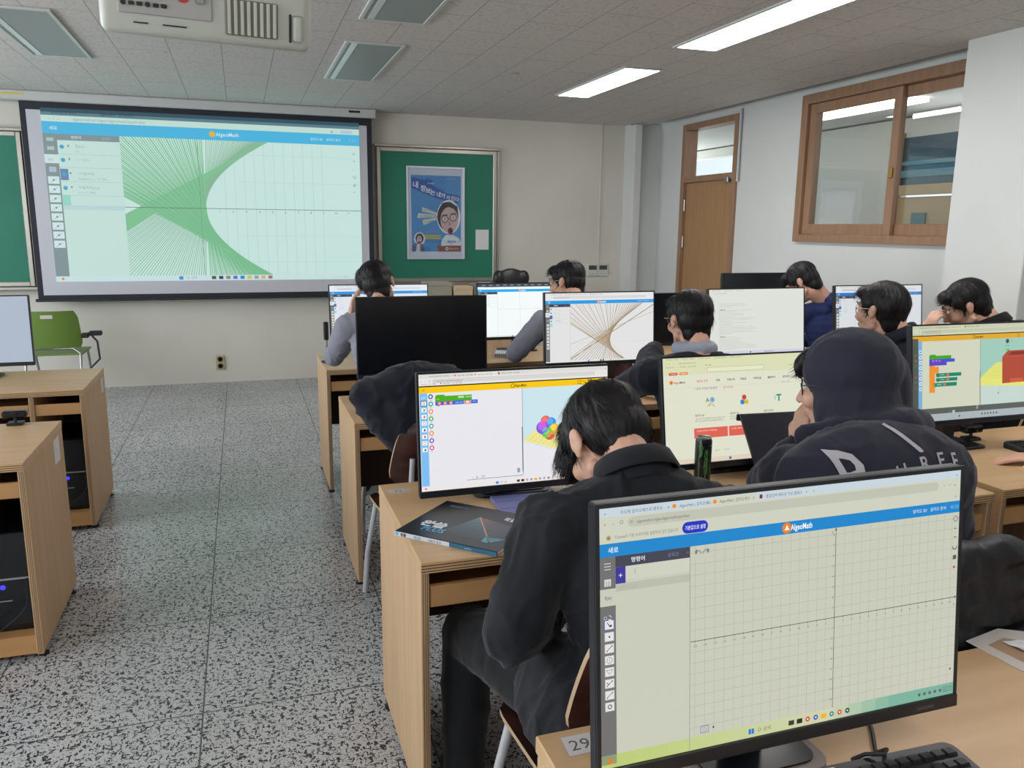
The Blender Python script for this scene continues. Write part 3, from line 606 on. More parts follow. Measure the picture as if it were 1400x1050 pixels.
sash(4.78, WY1-F-0.002, XR-0.01); s2 = sash(3.70, 4.88, XR+0.03)
MB().box(XR-0.025, XR-0.01, 4.80, 4.83, 1.93, 2.0, 0.003).build('latch', mat('brass', (170,140,70), 0.35, 0.8), win)
o = MB()
for k in range(3): o.tube([(XR-0.016, 5.05+0.09*k, 1.80-0.02*math.sin(k)), (XR-0.016, 5.10+0.05*k, 1.785)], 0.003, 6)
tag(o.build('tape_mark', M_paper, loc=(XR, 5.1, 1.8), smooth=40), 'thin curved pale tape scrap stuck on the left window pane', 'tape') if False else o.bm.free()
# switch plates, socket
def wallbox(name, x, z, w_, h_, label, cat, grp, scr=True, m=M_white):
    r = empty(name, (x, YF, z), label, cat, grp)
    B(x-w_/2, x+w_/2, YF-0.022, YF-0.001, z-h_/2, z+h_/2, 0.004).build('housing', m, r)
    if scr:
        B(x-w_*0.38, x+w_*0.38, YF-0.0245, YF-0.021, z+h_*0.02, z+h_*0.36).build('display', mat('lcd_grey', (70,76,72), 0.3), r)
        for q in (-1, 0, 1): MB().lathe([(0.005,0),(0.005,0.003)], (x+q*w_*0.25, YF-0.0225, z-h_*0.3), 10, (0,-1,0)).build('button', M_alu, r)
    return r
wallbox('wall_controller', 3.765, 1.09, 0.125, 0.14, 'left white wall controller with grey display beside the corner column', 'controller', 'wall controllers')
wallbox('wall_controller', 3.895, 1.09, 0.125, 0.14, 'right white wall controller with grey display, nearer the corner column', 'controller', 'wall controllers')
r = empty('wall_socket', (-0.245, YF, 0.2), 'beige double wall socket low on the wall under the screen', 'socket')
B(-0.287, -0.203, YF-0.02, YF-0.001, 0.13, 0.272, 0.006).build('cover_plate', mat('aged_beige', (176,166,134), 0.5), r)
for z in (0.235, 0.167):
    o = MB().lathe([(0.027,0),(0.027,0.003),(0.02,0.003),(0.02,0.0)], (-0.245, YF-0.0205, z), 20, (0,-1,0)).build('outlet', mat('socket_brown', (120,108,80), 0.5), r, smooth=40)
    mb = MB()
    for q in (-1, 1): mb.lathe([(0.0035,0),(0.0035,0.001)], (-0.245+q*0.008, YF-0.0237, z), 8, (0,-1,0))
    mb.build('pin_hole', M_black, o)
# thin surface conduit on the front wall above the controllers
struct(MB().box(3.83, 3.842, YF-0.012, YF, 1.16, ZC).build('trim_10', M_wall))
# ceiling sprinkler
r = empty('sprinkler_head', (1.995, 5.935, ZC), 'small grey sprinkler head hanging from the ceiling tiles', 'sprinkler')
MB().lathe([(0.035,0),(0.03,0.008),(0.008,0.01),(0.008,0.03)], (1.995, 5.935, ZC), 16, (0,0,-1)).build('escutcheon', M_alu, r, smooth=40)
MB().lathe([(0.014,0),(0.014,0.003)], (1.995, 5.935, ZC-0.045), 12, (0,0,-1)).build('deflector', M_metal, r)
MB().tube([(1.987,5.935,ZC-0.028),(1.983,5.935,ZC-0.04),(1.99,5.935,ZC-0.046)], 0.002, 6).tube([(2.003,5.935,ZC-0.028),(2.007,5.935,ZC-0.04),(2.0,5.935,ZC-0.046)], 0.002, 6).build('frame_arm', M_metal, r)
# ceiling lights
M_lit = mat('lit_diffuser', (250,250,255), 0.5, emit=(250,247,246), estr=LAMP)
M_unlit = mat('unlit_diffuser', (150,160,158), 0.5, spec=0.3)
M_lframe = mat('lamp_frame', (196,200,198), 0.4)
def lamp(x0, x1, y0, y1, lit, label):
    r = empty('ceiling_light', ((x0+x1)/2, (y0+y1)/2, ZC), label, 'light', 'lit ceiling lights' if lit else 'unlit ceiling lights')
    mb = MB(); t = 0.022
    mb.box(x0-t, x0, y0-t, y1+t, ZC-0.012, ZC+0.0, 0.002); mb.box(x1, x1+t, y0-t, y1+t, ZC-0.012, ZC, 0.002)
    mb.box(x0, x1, y0-t, y0, ZC-0.012, ZC, 0.002); mb.box(x0, x1, y1, y1+t, ZC-0.012, ZC, 0.002)
    mb.build('frame', M_lframe, r)
    B(x0, x1, y0, y1, ZC-0.009, ZC-0.001).build('diffuser', M_lit if lit else M_unlit, r)
    if not lit:
        for q in (x0+0.02,):
            B(q, q+0.035, y0+0.01, y1-0.01, ZC-0.011, ZC-0.009).build('reflector_strip', mat('reflector', (222,232,234), 0.3), r)
lamp(2.64, 2.91, 5.42, 6.71, True, 'lit rectangular ceiling light nearer the front wall')
lamp(2.64, 2.91, 3.40, 4.71, True, 'large lit ceiling light cut by the top edge of the photo')
lamp(2.64, 2.91, 1.38, 2.69, True, 'lit ceiling light above the desk rows, behind the top edge of the photo')
for k_, (x_, y_) in enumerate(((0.72, -0.62), (-1.20, -0.62))):  # unseen lights added to brighten the front wall and floor
    lamp(x_, x_+0.27, y_-0.65, y_+0.65, True, ('unseen lit ceiling light added directly behind the camera for brightness', 'unseen lit ceiling light added behind the camera, left of the aisle')[k_])
lamp(0.70, 1.03, 5.32, 6.63, False, 'unlit ceiling light panel right of the projector, above the screen corner')
lamp(0.70, 1.03, 3.38, 4.70, False, 'unlit ceiling light panel cut by the top edge right of the projector')
lamp(-1.25, -0.92, 5.16, 6.46, False, 'unlit ceiling light panel at the top left corner, left of the projector')
# added lamp in the corridor, imitates the ceiling light mirrored in the window
r = empty('reflection_lamp', (5.75, 6.6, 2.71), 'added lit strip imitating a ceiling light reflected in the wooden framed window', 'light')
B(5.62, 5.84, 5.9, 7.35, 2.68, 2.715, 0.003).build('diffuser', mat('reflection_lit', (250,250,255), 0.5, emit=(246,248,250), estr=6.0), r)
# right-hand pane lamp

# ------------------------------------------------------------------ projection screen
SY = 8.25
r = empty('projection_screen', (-0.25, SY, 0.86), 'large pull-down projection screen showing a green line fan and parabola', 'projection screen')
c = MB().box(-2.35, 1.325, SY-0.05, SY+0.13, 2.585, 2.668, 0.01); c.build('housing', mat('screen_case', (190,192,190), 0.45), r)
B(1.06, 1.17, SY-0.052, SY-0.049, 2.625, 2.645).build('brand_plate', M_black, r)
B(-2.1, -1.7, SY-0.052, SY-0.049, 2.625, 2.64).build('warning_sticker', mat('yellow_sticker', (200,190,70), 0.5), r)
fab = B(-1.752, 1.285, SY-0.002, SY+0.002, 0.87, 2.60).build('border', mat('screen_border', (30,34,44), 0.7), r)
B(-1.705, 1.235, SY-0.004, SY-0.0025, 0.905, 2.515).build('projection_surface', mat('screen_white', (196,196,204), 0.8), r)
MB().box(-1.775, 1.31, SY-0.015, SY+0.015, 0.845, 0.872, 0.006).build('bottom_bar', mat('screen_bar', (30,32,40), 0.5), r)
IX0, IX1, IZ0, IZ1 = -1.592, 1.160, 1.025, 2.535
a = Art(lambda u, v, d: (IX0+(IX1-IX0)*u, SY-0.0055-d, IZ1-(IZ1-IZ0)*v), IX1-IX0, IZ1-IZ0, step=0.0006, prefix='projected')
pw = (198,228,220)
a.rect(0, 0, 1, 1, pw, 1); a.rect(0, 0, 1, 0.022, (54,84,98), 2); a.rect(0, 0.022, 1, 0.04, (92,130,142), 2); a.rect(0, 0.04, 1, 0.075, (196,226,216), 2)
for u, t_ in ((0.03,'알지오매스로 배우는'),(0.17,'AlgeoMath'),(0.225,'알지오매스')): a.text(u, 0.03, 0.02, t_, (40,62,60), 5, wmax=0.2)
a.text(0.09, 0.066, 0.026, 'algeomath.kr/algeo/algeomath/app/index', (150,165,175), 5); a.text(0.02, 0.066, 0.022, '<  >  o', (170,180,190), 5)
a.rect(0, 0.075, 1, 0.143, (78,184,226), 3); a.text(0.02, 0.12, 0.026, '새로', (230,246,250), 5)
a.circ(0.508, 0.108, 0.026, (236,180,70), 5, 20); a.text(0.519, 0.119, 0.034, 'AlgeoMath', (210,238,240), 5, bold=0.01); a.text(0.83, 0.118, 0.02, '알지오 2D', (215,240,244), 5); a.text(0.885, 0.118, 0.02, '알지오 문서', (215,240,244), 5)
a.text(0.96, 0.118, 0.02, '로그인', (140,200,220), 5)
a.text(0.9, 0.068, 0.02, '★', (90,110,160), 5); a.rect(0.935, 0.05, 0.975, 0.07, (180,205,220), 4)
a.rect(0, 0.143, 0.04, 0.99, (132,150,152), 3); a.rect(0.04, 0.143, 0.222, 0.178, (132,150,154), 3); a.text(0.08, 0.168, 0.022, '명령어', (225,240,240), 5); a.text(0.17, 0.168, 0.018, '블록창', (165,185,185), 5)
for v in (0.165, 0.215): a.rect(0.01, v, 0.03, v+0.02, (176,196,196), 5)
a.rect(0, 0.26, 0.04, 0.31, (206,230,228), 4); a.text(0.01, 0.295, 0.022, 'f(x)', (150,170,190), 5); a.rect(0.01, 0.33, 0.03, 0.36, (176,192,200), 5)
for i in range(8): a.rect(0.004, 0.385+i*0.053, 0.036, 0.427+i*0.053, (210,232,232), 4); a.line(0.01, 0.42+i*0.053, 0.03, 0.395+i*0.053, 0.004, (160,182,184), 5); a.circ(0.02, 0.406+i*0.053, 0.009, (120,150,150), 6, 8)
for i, v in enumerate((0.215, 0.29, 0.37, 0.45)):
    if i == 2: a.rect(0.041, 0.34, 0.064, 0.405, (110,134,176), 4)
    a.circ(0.052, v, 0.018, (76,166,206), 5); a.text(0.07, v, 0.018, '●', (100,120,130), 5) if i == 99 else a.rect(0.068, v-0.012, 0.073, v, (140,160,160), 5)
    a.text(0.09, v+0.002, 0.02, ('점(0,0)', 'y = -1/a x', 'c:수열(자취)', '수열(자취(c),a)')[i], (150,172,172), 5); a.text(0.09, v+0.03, 0.018, ('(1)', '', 'Sequence(c, a, -7, 7.85)', '(c = -7, 7.85)')[i] or ' ', (150,176,172), 5)
    a.line(0.04, v+0.042, 0.222, v+0.042, 0.003, (170,196,190), 4)
a.rect(0.041, 0.49, 0.064, 0.55, (150,216,200), 4); a.rect(0.04, 0.55, 0.222, 0.575, (186,216,218), 3)
gu0 = 0.2225; a.rect(gu0, 0.143, 1, 0.965, (202,232,226), 3); a.rect(0.47, 0.143, 1, 0.965, (200,228,226), 3) if False else None
# graph: coordinates in metres on the screen
GX0, GX1, GT, GB = IX0+(IX1-IX0)*gu0, IX1, 2.319, 1.075
TU = lambda x: (x-IX0)/(IX1-IX0); TV = lambda z: (IZ1-z)/(IZ1-IZ0)
pxv, pzv = -0.286, 1.697; K = 0.557/(0.612**2)
for i in range(13):
    x = pxv+0.09*i
    a.line(TU(x), TV(GT), TU(x), TV(GB), 0.003, (176,206,200), 4) if x > pxv+0.1 else None
for i in range(5): z = pzv-0.5+0.25*i; a.line(TU(pxv+0.3), TV(z), TU(GX1), TV(z), 0.0025, (184,212,206), 4)
a.line(TU(GX0), TV(pzv), TU(GX1), TV(pzv), 0.005, (96,116,112), 8); a.line(TU(-0.33), TV(GT), TU(-0.33), TV(GB), 0.004, (120,150,140), 8)
for i in range(1, 12): a.text(TU(pxv+0.12*i), TV(pzv-0.035), 0.02, str(i), (96,116,112), 8, align='c')
# envelope fill between the curve and its outermost chords
def tang(y0, wd, cc, l):
    g = clipline(K*y0*y0, y0, 2*K*y0, 1.0, GX0-pxv, GB-pzv, GX1-pxv, GT-pzv)
    if g: a.line(TU(pxv+g[0]), TV(pzv+g[1]), TU(pxv+g[2]), TV(pzv+g[3]), wd, cc, l)
pts = [(K*y*y, y) for y in [0.66*(-1+2*k/40) for k in range(41)]]
fillc = (140,205,160)
for (y1, y2) in zip([-0.62+1.24*k/40 for k in range(40)], [-0.62+1.24*(k+1)/40 for k in range(40)]):
    dw = 0.03+0.26*max(0, 1-abs((y1+y2)/2+0.12)/0.34)
    q = [(K*y1*y1, y1), (K*y2*y2, y2), (K*y2*y2-dw, y2), (K*y1*y1-dw, y1)]
    q = [(max(x, GX0-pxv), min(max(y, GB-pzv), GT-pzv)) for x, y in q]
    if abs((y1+y2)/2+0.05) < 0.34: a.poly([(TU(pxv+x), TV(pzv+y)) for x, y in q], (142,206,162), 5)
nT = 62
for k in range(nT): tang(-0.004-0.60*(k/nT), 0.007 if k % 3 else 0.011, (124,190,146) if k % 4 else (138,200,156), 7)
for k in range(56): tang(0.62-0.612*(k/56), 0.006, (134,184,152) if k % 3 else (150,196,162), 6)
for k in range(20): tang(0.62-0.12*(k/20), 0.010, (132,198,152), 6)
for i, ch in enumerate('o+-U#*'): a.text(0.975, 0.20+i*0.05, 0.03, ch, (100,120,125), 8)
a.rect(0, 0.967, 1, 1, (204,228,230), 9); a.rect(0.375, 0.972, 0.388, 0.993, (70,150,210), 10); a.text(0.4, 0.988, 0.02, 'Q  검색', (150,165,170), 10)
for i, cc in enumerate(((90,90,70),(60,70,110),(150,130,150),(110,110,220),(50,140,190),(226,190,80),(150,170,150),(230,170,130),(170,120,110))): a.rect(0.48+i*0.0235, 0.972, 0.494+i*0.0235, 0.992, cc, 10)
a.circ(0.02, 0.982, 0.012, (230,140,90), 10); a.text(0.9, 0.988, 0.016, 'v o - ㅁ  10:24', (150,170,175), 10)
a.build('projected_image', r, strength=0.92)  # image glows itself, standing in for the projector's light on the screen

# ------------------------------------------------------------------ boards, poster
def board(x0, x1, label):
    r = empty('chalkboard', ((x0+x1)/2, YF, 1.0), label, 'chalkboard', 'green chalkboards on the front wall')
    z0, z1, t = 0.98, 2.335, 0.04
    B(x0+t, x1-t, YF-0.04, YF-0.03, z0+t, z1-t).build('board_surface', M_green, r)
    mb = MB(); mb.box(x0, x0+t, YF-0.055, YF-0.002, z0, z1, 0.004); mb.box(x1-t, x1, YF-0.055, YF-0.002, z0, z1, 0.004)
    mb.box(x0+t, x1-t, YF-0.055, YF-0.002, z1-t, z1, 0.004); mb.box(x0+t, x1-t, YF-0.055, YF-0.002, z0, z0+t, 0.004)
    mb.box(x0-0.02, x1+0.03, YF-0.06, YF-0.001, z1+0.004, z1+0.03, 0.004); mb.box(x1+0.006, x1+0.03, YF-0.045, YF-0.001, z0, z1, 0.003)
    mb.build('frame', M_alu, r)
    mb = MB(); mb.box(x0-0.02, x1+0.03, YF-0.10, YF-0.002, z0-0.03, z0-0.004, 0.004); mb.build('chalk_tray', M_alu, r)
    return r
board(1.345, 2.615, 'green chalkboard in silver frame, right of the projection screen')
board(-3.1, -1.79, 'green chalkboard cut by the left edge, left of the projection screen')
B(2.40, 2.53, YF-0.115, YF-0.10, 0.955, 0.975).build('label_strip', M_paper, bpy.data.objects['chalkboard'])
PX0, PX1, PZ0, PZ1, PY = 1.645, 2.262, 1.215, 2.160, YF-0.062
r = empty('poster', ((PX0+PX1)/2, YF-0.045, PZ0), 'blue poster with Korean lettering and a shouting man with glasses in a silver frame', 'poster')
mb = MB(); t = 0.022
mb.box(PX0, PX0+t, PY, YF-0.041, PZ0, PZ1, 0.003); mb.box(PX1-t, PX1, PY, YF-0.041, PZ0, PZ1, 0.003); mb.box(PX0+t, PX1-t, PY, YF-0.041, PZ0, PZ0+t, 0.003); mb.box(PX0+t, PX1-t, PY, YF-0.041, PZ1-t, PZ1, 0.003)
mb.build('frame', mat('poster_frame', (198,202,214), 0.35, 0.3), r)
PW, PH = PX1-PX0-2*t, PZ1-PZ0-2*t
a = Art(lambda u, v, d: (PX0+t+PW*u, PY+0.008-d, PZ1-t-PH*v), PW, PH, emit=False, step=0.0005)
a.rect(0, 0, 1, 1, (205,212,230), 0); a.rect(0.045, 0.075, 0.965, 0.935, (70,142,206), 1)
a.poly([(0.045,0.095),(0.30,0.13),(0.34,0.11),(0.44,0.13),(0.42,0.18),(0.7,0.27),(0.95,0.30),(0.93,0.37),(0.87,0.39),(0.5,0.33),(0.045,0.22)], (44,92,176), 2)
for ch, u, v, h, ro in (('내',0.07,0.20,0.050,-0.05),('정',0.205,0.235,0.048,-0.12),('보',0.30,0.255,0.045,-0.15),('는',0.385,0.275,0.045,-0.15),('내',0.50,0.295,0.040,-0.12),('가',0.585,0.31,0.040,-0.1),('지',0.69,0.325,0.032,-0.15),('킨',0.775,0.335,0.034,-0.1),('다',0.855,0.345,0.034,-0.1)):
    a.text(u, v+0.01, h, ch, (238,242,248), 4, bold=0.02, rot=ro)
a.text(0.34, 0.175, 0.02, 'ㅅㅇㅅ', (230,236,246), 4, bold=0.03)
a.text(0.70, 0.115, 0.012, '개인정보보호', (170,200,235), 4); a.text(0.86, 0.115, 0.012, '캠페인', (206,60,90), 4)
for pp in ([(0.245,0.43),(0.55,0.50),(0.55,0.52),(0.24,0.48)], [(0.17,0.50),(0.55,0.52),(0.55,0.545),(0.15,0.555)], [(0.25,0.575),(0.55,0.545),(0.55,0.56),(0.265,0.635)]): a.poly(pp, (206,214,208), 3)
a.text(0.27, 0.475, 0.018, '뜯겨나간 전화', (110,110,110), 4, rot=-0.12); a.text(0.20, 0.545, 0.018, '내 개인정보가 유출', (110,110,110), 4); a.text(0.28, 0.61, 0.018, '내 정보를', (110,110,110), 4, rot=0.12)
def blob2(cx, cy, rx, ry, cc, l, n=28, rot=0, k=0):
    a.poly([(cx+math.cos(t_)*math.cos(rot)*rx-math.sin(t_)*math.sin(rot)*ry*1.0, cy+(math.cos(t_)*math.sin(rot)*rx+math.sin(t_)*math.cos(rot)*ry)*PW/PH*1.0+0) for t_ in [2*math.pi*q/n for q in range(n)]], cc, l)
blob2(0.735, 0.54, 0.222, 0.305, (232,236,240), 3)
a.poly([(0.58,0.935),(0.60,0.80),(0.68,0.745),(0.82,0.745),(0.92,0.78),(0.965,0.82),(0.965,0.935)], (214,222,228), 4)
blob2(0.72, 0.535, 0.195, 0.265, (44,40,46), 5)                      # hair
blob2(0.745, 0.575, 0.165, 0.235, (204,172,176), 6)                 # face
a.poly([(0.56,0.53),(0.60,0.45),(0.72,0.42),(0.86,0.455),(0.92,0.55),(0.90,0.42),(0.76,0.365),(0.62,0.38),(0.545,0.46)], (44,40,46), 7)
for cx in (0.66, 0.82):
    a.ring(cx, 0.565-(cx-0.66)*0.12, 0.04, 0.007, (34,34,60), 9, 18); blob2(cx, 0.565-(cx-0.66)*0.12, 0.03, 0.018, (240,236,238), 8); blob2(cx, 0.565-(cx-0.66)*0.12, 0.013, 0.015, (30,24,24), 9)
    a.line(cx-0.05, 0.525-(cx-0.66)*0.12, cx+0.05, 0.515-(cx-0.66)*0.12, 0.012, (44,38,42), 9)
a.line(0.725, 0.557, 0.755, 0.553, 0.006, (34,34,60), 9)
a.poly([(0.74,0.57),(0.725,0.635),(0.79,0.63)], (178,140,146), 8)
blob2(0.765, 0.70, 0.05, 0.065, (150,50,70), 8); blob2(0.765, 0.695, 0.036, 0.048, (60,20,34), 9)
a.line(0.48, 0.49, 0.55, 0.53, 0.01, (232,236,240), 4)
blob2(0.19, 0.79, 0.10, 0.115, (226,232,240), 3); blob2(0.19, 0.785, 0.075, 0.09, (40,38,46), 5); blob2(0.185, 0.795, 0.048, 0.06, (210,180,178), 6); a.ring(0.165,0.785,0.012,0.003,(34,34,60),7,10); a.ring(0.205,0.785,0.012,0.003,(34,34,60),7,10); blob2(0.185, 0.825, 0.02, 0.015, (150,50,60), 7)
a.poly([(0.05,0.935),(0.055,0.86),(0.13,0.835),(0.25,0.85),(0.29,0.935)], (96,100,134), 4); a.poly([(0.12,0.935),(0.14,0.85),(0.2,0.85),(0.2,0.935)], (206,206,220), 5)
a.text(0.28, 0.72, 0.016, '소중한 개인정보', (206,90,190), 4, rot=0.04); a.rect(0.29, 0.745, 0.58, 0.79, (190,180,90), 3); a.text(0.31, 0.778, 0.018, '우리가 지켜요', (90,90,60), 4)
a.text(0.29, 0.815, 0.011, '정보보호 실천 수칙을 지킵시다', (30,60,120), 4); a.text(0.29, 0.835, 0.011, '안전한 인터넷 세상 만들기', (30,60,120), 4)
a.rect(0.71, 0.81, 0.87, 0.832, (50,110,200), 5); a.text(0.73, 0.827, 0.012, '개인정보보호', (230,236,246), 6); a.text(0.89, 0.83, 0.014, '검색', (60,60,70), 5); a.text(0.74, 0.856, 0.013, '지킴이', (60,60,80), 5)
a.poly([(0.51,0.87),(0.965,0.865),(0.965,0.935),(0.53,0.935)], (150,92,76), 5); a.circ(0.70, 0.903, 0.017, (225,230,236), 6); a.circ(0.70, 0.903, 0.008, (60,80,130), 7); a.text(0.745, 0.912, 0.016, '행정안전부', (228,224,222), 6)
a.build('print', r, rough=0.5)
B(PX0+t, PX1-t, PY+0.001, PY+0.003, PZ0+t, PZ1-t).build('cover_glass', M_glass, r)
o = B(2.385, 2.53, YF-0.0425, YF-0.0405, 1.315, 1.525).build('paper_notice', M_paper, loc=(2.46, YF-0.04, 1.315)); tag(o, 'small white paper notice pinned on the green board right of the poster', 'notice')


# ------------------------------------------------------------------ desks
DZT = 0.74
def make_desk(width, depth, bays, label, grp):
    """bays: list of (kind, width) from the left; origin = front left bottom corner"""
    r = empty('computer_desk', (0,0,0), label, 'desk', grp); P = 0.022
    r['label'] = label
    top = B(0, width, -0.004, depth, DZT-0.030, DZT, 0.002).build('desk_top', M_top, r)
    mb = MB()
    for k in range(3): z = DZT-0.0235+k*0.0075; mb.box(0.001, width-0.001, -0.0048, -0.0035, z-0.0011, z+0.0011)
    mb.build('edge_groove', M_edged, top)
    def side(x):
        mb = MB(); mb.box(x, x+P, 0, depth-0.01, 0.025, DZT-0.030, 0.0015); o = mb.build('side_panel', M_side, r)
        m2 = MB()
        for q in (0.006, 0.012, 0.017): m2.box(x+q-0.0008, x+q+0.0008, -0.0008, 0.0002, 0.03, DZT-0.032)
        m2.build('edge_groove', M_edged, o)
        for y in (0.05, depth-0.07): MB().lathe([(0.018,0),(0.018,0.008),(0.008,0.01),(0.008,0.027)], (x+P/2, y, 0), 12).build('foot', M_black, r, smooth=40)
    side(0); x = P
    for kind, bw in bays:
        x1 = x+bw-P
        if kind == 'seat':
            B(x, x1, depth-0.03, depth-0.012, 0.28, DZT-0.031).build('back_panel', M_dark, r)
            t = MB(); t.box(x+0.004, x1-0.004, 0.01, 0.028, 0.612, 0.668, 0.002); t.box(x+0.008, x1-0.008, 0.028, 0.34, 0.612, 0.626); t.build('keyboard_tray', M_tray, r)
        else:
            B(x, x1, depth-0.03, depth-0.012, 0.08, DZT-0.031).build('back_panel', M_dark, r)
            B(x+0.001, x1-0.001, 0.008, 0.026, 0.612, 0.668, 0.002).build('cross_rail', M_tray, r)
            B(x, x1, 0.02, depth-0.03, 0.08, 0.098).build('bottom_shelf', M_tray, r)
            B(x, x1, 0.004, 0.022, 0.028, 0.098, 0.001).build('kick_board', M_tray, r)
        side(x1); x = x1+P
    return r
seatpair = [('seat', 0.70), ('cpu', 0.225), ('seat', 0.70), ('cpu', 0.225-0.022)]
WD = 0.022+0.70+0.225+0.70+0.203
GA = 'computer desks right of the aisle'
deskA = make_desk(WD, 0.60, seatpair, 'beech computer desk right of the aisle, in the row nearest the front wall, under the left two screens', GA)
def place_desk(x, y, label, first=False, src=deskA, sy=1.0):
    d = src if first else copy_tree(src); d.location = (x, y, 0); d['label'] = label; d.scale = (1, sy, 1); return d
place_desk(0.43, 4.62, 'beech computer desk right of the aisle, in the row nearest the front wall', True)
place_desk(0.415, 3.31, 'beech computer desk right of the aisle, second row from the front, under the black-backed monitor', sy=0.95)
dk3 = place_desk(0.38, 1.825, 'beech computer desk with the dark textbook and lilac tablet cover on it', sy=1.06)
place_desk(0.415, 0.48, 'beech computer desk nearest the camera, with the number 29 card at its corner', sy=1.03)
place_desk(2.31, 4.62, 'beech computer desk by the right wall in the row nearest the front wall')
place_desk(2.295, 3.31, 'beech computer desk by the right wall, second row from the front', sy=0.95)
place_desk(2.285, 1.84, 'beech computer desk by the right edge with a keyboard and a hand resting on it', sy=1.06)
LW = 0.022+0.225+0.62+0.225+0.62
dl = make_desk(LW, 0.64, [('seat', 0.62), ('cpu', 0.225), ('seat', 0.62), ('cpu', 0.225)], 'beech computer desk left of the aisle, the farther one, with a white screen on it', 'computer desks left of the aisle')
dl.location = (-0.775-LW, 4.39, 0)
d2 = copy_tree(dl); d2.location = (-0.745-LW, 3.05, 0); d2['label'] = 'beech computer desk left of the aisle at the left edge, the one nearer the camera'
def side_card(d, x, y0, y1, z0, z1):
    B(x, x+0.0012, y0, y1, z0, z1).build('number_card', M_paper, d)
side_card(dl, -0.7745, 4.88, 4.95, 0.62, 0.70); side_card(d2, -0.7445, 3.50, 3.60, 0.60, 0.70)
# PC towers standing in the left desks
def make_pc(x, y):
    r = empty('computer_tower', (x, y, 0.098), 'black computer tower with blue power light', 'computer', 'computer towers under the left desks')
    B(x-0.085, x+0.085, y, y+0.40, 0.0985, 0.47, 0.004).build('case', M_glossblk, r)
    B(x-0.084, x+0.084, y-0.003, y+0.002, 0.296, 0.303).build('trim_strip', M_metal, r)
    MB().lathe([(0.009,0),(0.009,0.003),(0.004,0.004)], (x+0.0, y-0.001, 0.27), 16, (0,-1,0)).build('power_light', mat('blue_led', (30,30,160), 0.3, emit=(60,60,255), estr=1.4), r)
    B(x-0.025, x+0.025, y-0.002, y+0.001, 0.215, 0.219).build('drive_slot', M_metal, r)
    return r
p1 = make_pc(-0.865, 3.11); p1['label'] = 'black computer tower with blue light and silver strip in the near left desk'
p2 = copy_tree(p1); p2.location = (-0.895, 4.45, 0.098); p2['label'] = 'black computer tower in the far left desk beside the aisle'
for nm, x, y, lb in (('power_cable', -0.775, 3.04, 'thin black cable looping in front of the near left desk kick board'), ('power_cable', -0.80, 4.38, 'thin black cable looping at the bottom of the far left desk')):
    pts = [(x-0.01, y+0.06, 0.30)]+[(x+0.03*math.sin(t*0.5)-0.012*t, y-0.01, 0.28-0.02*t) for t in range(8)]+[(x-0.12, y-0.006, 0.13), (x-0.16, y+0.04, 0.102)]
    tag(MB().tube(pts, 0.0025, 6).build(nm, M_black, loc=(x, y, 0.1), smooth=40), lb, 'cable', 'cables hanging at the left desks')

